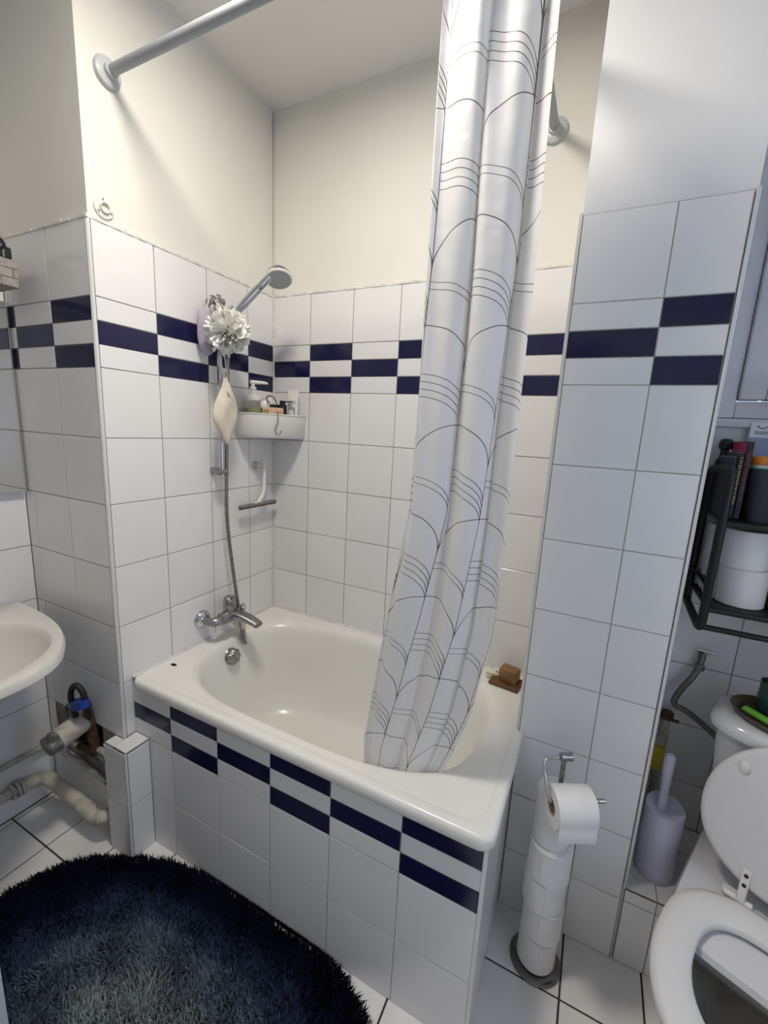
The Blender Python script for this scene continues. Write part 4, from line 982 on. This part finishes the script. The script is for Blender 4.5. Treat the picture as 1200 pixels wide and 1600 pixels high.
# supply valve and pipes in the niche
vp = thing('water_supply', 'grey water supply pipe with valve and flexible hose beside the cistern', 'pipe', (1.60, -0.03, 0.64))
b_ = MB(); b_.tube([(1.600, -0.035, 0.252), (1.600, -0.035, 0.45), (1.600, -0.035, 0.655)], 0.0115, 12); b_.tube([(1.600, -0.035, 0.575), (1.585, -0.075, 0.57)], 0.014, 12); b_.build('riser_pipe', 'painted_pipe', vp)
b_ = MB(); b_.lathe([(0.018, 0), (0.018, 0.02), (0.012, 0.022)], 8, axis_m((1.600, -0.035, 0.635), (0, 0, 1))); b_.tube([(1.575, -0.05, 0.640), (1.63, -0.05, 0.640)], 0.005, 8); b_.build('stopcock', 'rust', vp)
b_ = MB(); b_.tube(bez([(1.700, -0.155, 0.685), (1.665, -0.085, 0.684), (1.635, -0.06, 0.690), (1.612, -0.055, 0.695), (1.608, -0.052, 0.715), (1.622, -0.05, 0.755), (1.640, -0.045, 0.79), (1.657, -0.03, 0.825)], 6), 0.0088, 12); b_.build('flexible_hose', 'pipe_hose', vp)
b_ = MB(); b_.lathe([(0.012, 0.0), (0.0135, 0.004), (0.0135, 0.018), (0.009, 0.02), (0.009, 0.05)], 12, axis_m((1.655, -0.034, 0.815), (0.15, 0.35, 1))); b_.tube([(1.664, -0.012, 0.858), (1.664, 0.002, 0.858)], 0.009, 10); b_.build('angle_valve', 'pipe_hose', vp)
b_ = MB(); b_.tube([(1.643, -0.022, 0.874), (1.690, -0.022, 0.872)], 0.0042, 8); b_.tube([(1.664, -0.020, 0.86), (1.666, -0.022, 0.874)], 0.004, 8); b_.build('valve_handle', 'chrome', vp)

# ------------------------------------------------------------------ black wire shelf in the niche
sh2 = thing('niche_shelf', 'black metal two-tier wall shelf above the toilet cistern', 'shelf', (1.83, -0.11, 1.02))
def side_loop(x):
    yr, yf, zb, zt = -0.016, -0.225, 1.010, 1.425
    pts = []
    for (cy, cz, a0_) in ((yf+0.03, zt-0.03, 90), (yf+0.03, zb+0.03, 180), (yr-0.02, zb+0.03, 270), (yr-0.02, zt-0.03, 0)):
        r = 0.03 if cy < -0.1 else 0.02
        for q in range(5):
            a = math.radians(a0_+90*q/4); pts.append((x, cy-(r*math.cos(a) if False else -r*math.cos(a)), cz+r*math.sin(a)))
    return pts
for x in (1.596, 2.08):
    b_ = MB(); b_.tube(side_loop(x), 0.0105, 12, closed=True); b_.build('side_frame', 'metal_black', sh2, 60)
for z, nm in ((1.295, 'upper_tier'), (1.072, 'lower_tier')):
    b_ = MB(); b_.rbox(1.598, 2.078, -0.222, -0.018, z-0.008, z+0.004, 0.003, 1); b_.build(nm, 'metal_black', sh2)
    b_ = MB(); b_.tube([(1.600, -0.222, z-0.004), (2.076, -0.222, z-0.004)], 0.008, 10); b_.build('tier_edge', 'metal_black', sh2)
b_ = MB(); b_.tube([(1.598, -0.215, 1.016), (2.078, -0.215, 1.016)], 0.0075, 10); b_.build('towel_bar', 'metal_black', sh2)
for y in (-0.15, -0.08):
    b_ = MB(); b_.tube([(1.596, y, 1.135), (1.596, y-0.02, 1.135)], 0.004); b_.tube([(1.596, -0.22, 1.125), (1.596, -0.02, 1.125)], 0.0055, 8); b_.build('side_bar', 'metal_black', sh2)
UT, LT = 1.300, 1.077
# toilet rolls on the lower tier
def shelf_roll(x, y, z, lab, R=0.054, H=0.098):
    o_ = thing('spare_roll', lab, 'toilet paper', (x, y, z), 'spare rolls on the shelf'); Mz_ = Matrix.Translation((x, y, z))
    b2 = MB(); b2.lathe(roll_profile(R, H)+[(0.021, 0.0)], 40, Mz_, (False, False)); b2.build('paper', 'paper', o_)
    b2 = MB(); b2.lathe([(0.0208, 0.0005), (0.0208, H-0.0005), (0.0195, H-0.0005), (0.0195, 0.0005), (0.0208, 0.0005)], 24, Mz_, (False, False)); b2.build('core', 'card_tube', o_)
shelf_roll(1.680, -0.145, LT, 'lower of the two stacked toilet rolls on the black shelf', 0.053)
shelf_roll(1.673, -0.145, LT+0.0985, 'upper of the two stacked toilet rolls on the black shelf', 0.052)
o_ = thing('tissue_pack', 'white tissue pack standing behind the stacked rolls', 'tissues', (1.628, -0.055, LT)); MB().rbox(1.608, 1.650, -0.080, -0.030, LT, LT+0.19, 0.008, 2).build('wrap', 'paper', o_)
o_ = thing('small_carton', 'small beige printed carton low behind the shelf frame', 'box', (1.622, -0.125, LT)); MB().rbox(1.609, 1.626, -0.155, -0.100, LT, LT+0.055, 0.002, 1).build('carton', 'plastic_cream', o_)
o_ = thing('kraft_box', 'brown cardboard box on the lower shelf right of the rolls', 'box', (1.80, -0.11, LT)); MB().rbox(1.742, 1.88, -0.19, -0.03, LT, LT+0.135, 0.002, 1).build('carton', 'kraft', o_)
b_ = MB(); b_.box(1.743, 1.879, -0.1905, -0.1902, LT+0.02, LT+0.05); b_.build('carton_print', 'ink', o_, None)
# books on the upper tier: spines to the viewer
def book(x0, x1, z1, cover, txt, tm, lab, y0=-0.185, y1=-0.06, tilt=0.0):
    o_ = thing('book', lab, 'book', ((x0+x1)/2, (y0+y1)/2, UT), 'books on the black shelf')
    Mt = Matrix.Translation(((x0+x1)/2, 0, UT)) @ Matrix.Rotation(tilt, 4, 'Y') @ Matrix.Translation((-(x0+x1)/2, 0, -UT))
    b2 = MB(Mt); b2.rbox(x0, x1, y0, y1, UT, z1, 0.0015, 1); b2.build('cover', cover, o_)
    b2 = MB(Mt); b2.box(x0+0.003, x1-0.003, y0+0.006, y1-0.003, z1-0.002, z1+0.0005); b2.build('pages', 'text_white', o_, None)
    if txt: marks('spine_lettering', Mt @ axis_m(((x0+x1)/2, y0-0.0002, (UT+z1)/2+0.012), (0, -1, 0), (0, 0, 1)), txt, 0.0075, tm, o_)
    return o_, Mt
book(1.6, 1.6102, 1.452, 'book_black', 0.035, 'text_white', 'short black paperback nearest the shelf frame')
o_, Mt = book(1.6110, 1.6232, 1.464, 'book_black', 0.115, 'text_yellow', 'black book with yellow spine lettering on the shelf')
o_, Mt = book(1.6240, 1.6372, 1.492, 'book_black', 0.12, 'text_pink', 'taller black book with a magenta cover on the shelf', y1=-0.05)
b_ = MB(Mt); b_.box(1.6236, 1.6239, -0.182, -0.052, UT+0.08, 1.490); b_.build('front_cover', 'book_pink', o_, None)
o_ = thing('dark_basket', 'dark grey fabric storage basket on the upper shelf', 'basket', (1.741, -0.12, UT))
b_ = MB(); b_.loft([sup(1.741, -0.12, 0.092, 0.085, 9, UT), sup(1.741, -0.12, 0.098, 0.092, 9, UT+0.125), sup(1.741, -0.12, 0.094, 0.088, 9, UT+0.125), sup(1.741, -0.12, 0.090, 0.084, 9, UT+0.02)]); b_.build('basket_wall', 'basket_dark', o_, 50)
b_ = MB(); b_.loft([sup(1.741, -0.12, 0.0985, 0.0925, 9, UT+0.095), sup(1.741, -0.12, 0.0990, 0.0930, 9, UT+0.126)], (False, False)); b_.build('hem', 'basket_dark', o_, 50)
o_ = thing('pill_bottle', 'white pill bottle with orange cap in the grey basket', 'bottle', (1.672, -0.115, UT+0.02))
Mz = Matrix.Translation((1.672, -0.115, UT+0.02)); b_ = MB(); b_.lathe([(0.020, 0), (0.0205, 0.003), (0.0205, 0.105), (0.015, 0.118), (0.015, 0.122)], 24, Mz); b_.build('bottle', 'plastic_white', o_)
b_ = MB(); b_.lathe([(0.0185, 0.116), (0.0185, 0.134), (0.016, 0.137), (0.0, 0.1375)], 24, Mz); b_.build('cap', 'orange_cap', o_)
b_ = MB(); b_.lathe([(0.0208, 0.085), (0.0208, 0.108)], 24, Mz, (False, False)); b_.build('label_band', 'label_green', o_)
o_ = thing('medicine_carton', 'tall white and blue printed carton behind the basket', 'box', (1.71, -0.045, UT))
b_ = MB(); b_.rbox(1.662, 1.77, -0.022, -0.006, UT+0.005, 1.545, 0.0015, 1); b_.build('carton', 'carton_white', o_)
b_ = MB(); b_.box(1.6622, 1.7698, -0.0226, -0.0221, UT+0.03, 1.505); b_.build('printed_panel', 'carton_blue', o_, None)
b_ = MB(); b_.tube(bez([(1.676, -0.0228, 1.5365), (1.682, -0.0228, 1.5305), (1.690, -0.0228, 1.5295), (1.697, -0.0228, 1.535)], 5), 0.0011, 6)
for q in range(2): b_.box(1.672, 1.700, -0.0228, -0.0222, 1.519-q*0.0045, 1.521-q*0.0045)
b_.build('printed_mark', 'ink_blue', o_, None)
o_ = thing('black_sprayer', 'small black spray bottle at the back of the upper shelf', 'bottle', (1.612, -0.040, UT))
b_ = MB(); b_.lathe([(0.017, 0), (0.018, 0.004), (0.018, 0.135), (0.010, 0.15), (0.010, 0.168), (0.0155, 0.172), (0.0165, 0.185), (0.012, 0.197), (0.0, 0.199)], 22, Matrix.Translation((1.611, -0.045, UT))); b_.build('bottle', 'plastic_black', o_)

# ------------------------------------------------------------------ basin, mirror and the box over it
ba = thing('washbasin', 'white ceramic washbasin on the far left wall', 'washbasin', (-0.20, -1.08, 0.82))
BZ = 0.825
def bas(k_, z, dx_=0.0):
    out = []
    for j in range(72):
        t = 2*math.pi*(j+0.5)/72; c, s_ = math.cos(t), math.sin(t)
        x = (0.50 if c >= 0 else 0.052)*math.copysign(abs(c)**(0.82 if c >= 0 else 0.35), c)*k_
        y = 0.275*math.copysign(abs(s_)**0.82, s_)*k_*(1-0.0*c)
        out.append((-0.406+x+dx_, -1.083+y, z))
    return out
def basin_in(kx_, z, cx=-0.165):
    return [(cx+0.205*kx_*math.cos(2*math.pi*(j+0.5)/72), -1.083+0.212*kx_*math.sin(2*math.pi*(j+0.5)/72), z) for j in range(72)]
b_ = MB(); b_.loft([bas(0.35, BZ-0.20), bas(0.62, BZ-0.15), bas(0.84, BZ-0.075), bas(0.955, BZ-0.040), bas(0.985, BZ-0.036), bas(1.0, BZ-0.030), bas(1.0, BZ-0.010), bas(0.985, BZ-0.001), bas(0.965, BZ),
                   basin_in(1.04, BZ-0.003), basin_in(1.0, BZ-0.008), basin_in(0.965, BZ-0.03), basin_in(0.86, BZ-0.08), basin_in(0.6, BZ-0.125), basin_in(0.2, BZ-0.14)], (True, True)); b_.build('bowl', 'ceramic_basin', ba, 45)
tag(MB().lathe([(0.026, 0), (0.029, 0.004), (0.029, 0.018), (0.024, 0.026), (0.0, 0.028)], 24, Matrix.Translation((-0.405, -0.918, BZ+0.0005))).build('round_soap', 'soap_pale'), 'round pale soap on the back ledge of the washbasin', 'soap')
mr = thing('wall_mirror', 'frameless mirror on the far left wall over the washbasin', 'mirror', (-0.45, -1.05, 1.2))
MB().box(XL+0.001, -0.4365, -1.40, -0.753, 1.205, 1.812).build('mirror_body', 'mirror_edge', mr, None)
MB().box(-0.4364, -0.4350, -1.3985, -0.7545, 1.2065, 1.8105).build('mirror_glass', 'mirror', mr, None)
shf = tag(MB().rbox(XL+0.001, -0.345, -1.40, -0.826, 1.8135, 1.824, 0.002, 1).build('glass_shelf', 'plastic_white'), 'narrow white shelf above the wall mirror', 'shelf')
bxm = thing('stone_print_box', 'grey stone-print storage box on the shelf over the mirror', 'box', (-0.37, -0.86, 1.825))
b_ = MB(); b_.rbox(-0.452, -0.272, -1.035, -0.787, 1.825, 1.899, 0.002, 1); b_.build('carton', 'stone_card', bxm)
b_ = MB()
for z in (1.850, 1.875): b_.box(-0.2722, -0.2716, -1.033, -0.789, z-0.0008, z+0.0008); b_.box(-0.450, -0.274, -0.7872, -0.7866, z-0.0008, z+0.0008)
for q, z in enumerate((1.826, 1.8508, 1.8758)):
    for y in (-0.99, -0.91, -0.83): b_.box(-0.2722, -0.2716, y+0.03*(q % 2)-0.0007, y+0.03*(q % 2)+0.0007, z, z+0.023)
    for x in (-0.42, -0.35, -0.30): b_.box(x+0.02*(q % 2)-0.0007, x+0.02*(q % 2)+0.0007, -0.7872, -0.7866, z, z+0.023)
b_.build('joint_lines', 'stone_line', bxm, None)
DZ_ = Matrix.Translation((0, -0.015, -0.026))
hd_ = thing('hair_clip_case', 'black looped handle item on the stone-print box', 'case', (-0.30, -0.855, 1.900))
b_ = MB(DZ_); b_.tube(bez([(-0.285, -0.93, 1.936), (-0.285, -0.885, 1.990), (-0.285, -0.85, 1.992), (-0.285, -0.806, 1.968), (-0.285, -0.806, 1.952), (-0.285, -0.84, 1.936)], 6), 0.011, 10); b_.build('handle', 'plastic_black', hd_, 60)
b_ = MB(DZ_); b_.rbox(-0.305, -0.278, -0.822, -0.780, 1.926, 1.958, 0.003, 1); b_.build('case', 'plastic_black', hd_)
b_ = MB(DZ_); b_.box(-0.2778, -0.2772, -0.803, -0.798, 1.928, 1.957); b_.build('metal_strip', 'chrome', hd_, None)

# ------------------------------------------------------------------ pipes and meter under the basin
mt_ = thing('water_meter', 'dusty white water meter at the broken pillar hole', 'water meter', (-0.24, -0.80, 0.40))
mp0, mp1 = Vector((-0.185, -0.768, 0.425)), Vector((-0.182, -0.880, 0.405))
b_ = MB(); Mm = axis_m(mp0, mp1-mp0); b_.lathe([(0.030, -0.01), (0.036, 0.0), (0.037, 0.086), (0.033, 0.090)], 28, Mm); b_.build('body', 'meter_body', mt_)
b_ = MB(); b_.lathe([(0.033, 0.086), (0.0345, 0.118), (0.032, 0.122), (0.0, 0.123)], 28, Mm); b_.build('dial', 'meter_glass', mt_)
b_ = MB(); b_.lathe([(0.0355, 0.088), (0.0385, 0.094), (0.0355, 0.103)], 16, Mm, (False, False)); b_.build('ring', 'meter_glass', mt_)
b_ = MB(); b_.tube([(-0.165, -0.765, 0.50), (-0.165, -0.762, 0.44), (-0.16, -0.757, 0.36), (-0.15, -0.755, 0.31)], [0.013, 0.016, 0.017, 0.014], 12); b_.tube([(-0.165, -0.765, 0.40), (-0.20, -0.775, 0.415)], 0.014, 10); b_.tube([(-0.25, -0.757, 0.29), (-0.16, -0.757, 0.305)], 0.013, 10); b_.build('brass_fittings', 'rust', mt_)
hs2 = thing('supply_hose', 'black looped hose with a blue band under the washbasin', 'hose', (-0.17, -0.80, 0.55))
b_ = MB(); b_.tube(bez([(-0.185, -0.79, 0.44), (-0.187, -0.80, 0.52), (-0.180, -0.80, 0.565), (-0.160, -0.795, 0.585), (-0.135, -0.79, 0.565), (-0.128, -0.785, 0.52), (-0.135, -0.775, 0.46)], 8), 0.0095, 12); b_.build('hose', 'black_hose', hs2)
b_ = MB(); b_.loft([sup(-0.156, -0.792, 0.041, 0.020, 3, z, 40) for z in (0.500, 0.503, 0.527, 0.530)]); b_.v = [Vector((p.x, p.y, p.z+(p.x+0.156)*0.35)) for p in b_.v]; b_.build('band', 'blue_band', hs2)
th = thing('thin_pipes', 'thin painted water pipes on the lower pillar face', 'pipe', (-0.15, -0.76, 0.22))
b_ = MB()
b_.tube(bez([(-0.255, -0.80, 0.36), (-0.258, -0.80, 0.30), (-0.250, -0.79, 0.262), (-0.238, -0.765, 0.235)], 6), 0.0105, 10); b_.build('down_pipe', 'painted_pipe', th)
b_ = MB(); b_.tube(bez([(-0.42, -0.757, 0.232), (-0.25, -0.757, 0.225), (-0.10, -0.757, 0.205)], 6), 0.009, 10); b_.build('cross_pipe', 'painted_pipe', th)
b_ = MB(); b_.tube(bez([(-0.125, -0.76, 0.330), (-0.095, -0.758, 0.325), (-0.080, -0.757, 0.30), (-0.080, -0.757, 0.22), (-0.080, -0.757, 0.195)], 6), 0.0105, 10); b_.build('elbow_pipe', 'painted_pipe', th)
dp = thing('drain_pipe', 'thick lagged white drain pipe along the wall near the floor', 'pipe', (-0.25, -0.81, 0.1))
b_ = MB(); b_.tube([(-0.425, -1.60, 0.135), (-0.425, -1.2, 0.132), (-0.425, -0.90, 0.130), (-0.420, -0.855, 0.130)], 0.018, 14); b_.build('wall_run', 'painted_pipe', dp)
pp = bez([(-0.420, -0.870, 0.130), (-0.415, -0.825, 0.128), (-0.385, -0.802, 0.125), (-0.28, -0.797, 0.112), (-0.16, -0.795, 0.096), (-0.112, -0.795, 0.088), (-0.082, -0.790, 0.100), (-0.070, -0.768, 0.104), (-0.068, -0.745, 0.104)], 8)
b_ = MB(); b_.tube(pp, [0.0235+0.0012*math.sin(i*1.9) for i in range(len(pp))], 16); b_.build('lagged_run', 'pipe_lagging', dp, 60)
b_ = MB()
for y in (-0.872, -0.885, -0.90): b_.tube([(-0.424+0.024*math.cos(a), y, 0.130+0.024*math.sin(a)) for a in [2*math.pi*j/18 for j in range(18)]], 0.006, 8, closed=True)
b_.build('compression_nut', 'painted_pipe', dp)
tag(MB().tube([(-0.446, -1.60, 0.232), (-0.446, -1.2, 0.230), (-0.446, -0.80, 0.226), (-0.446, -0.752, 0.226)], 0.010, 12).build('wall_pipe', 'painted_pipe'), 'thin painted pipe along the far left wall above the drain pipe', 'pipe')
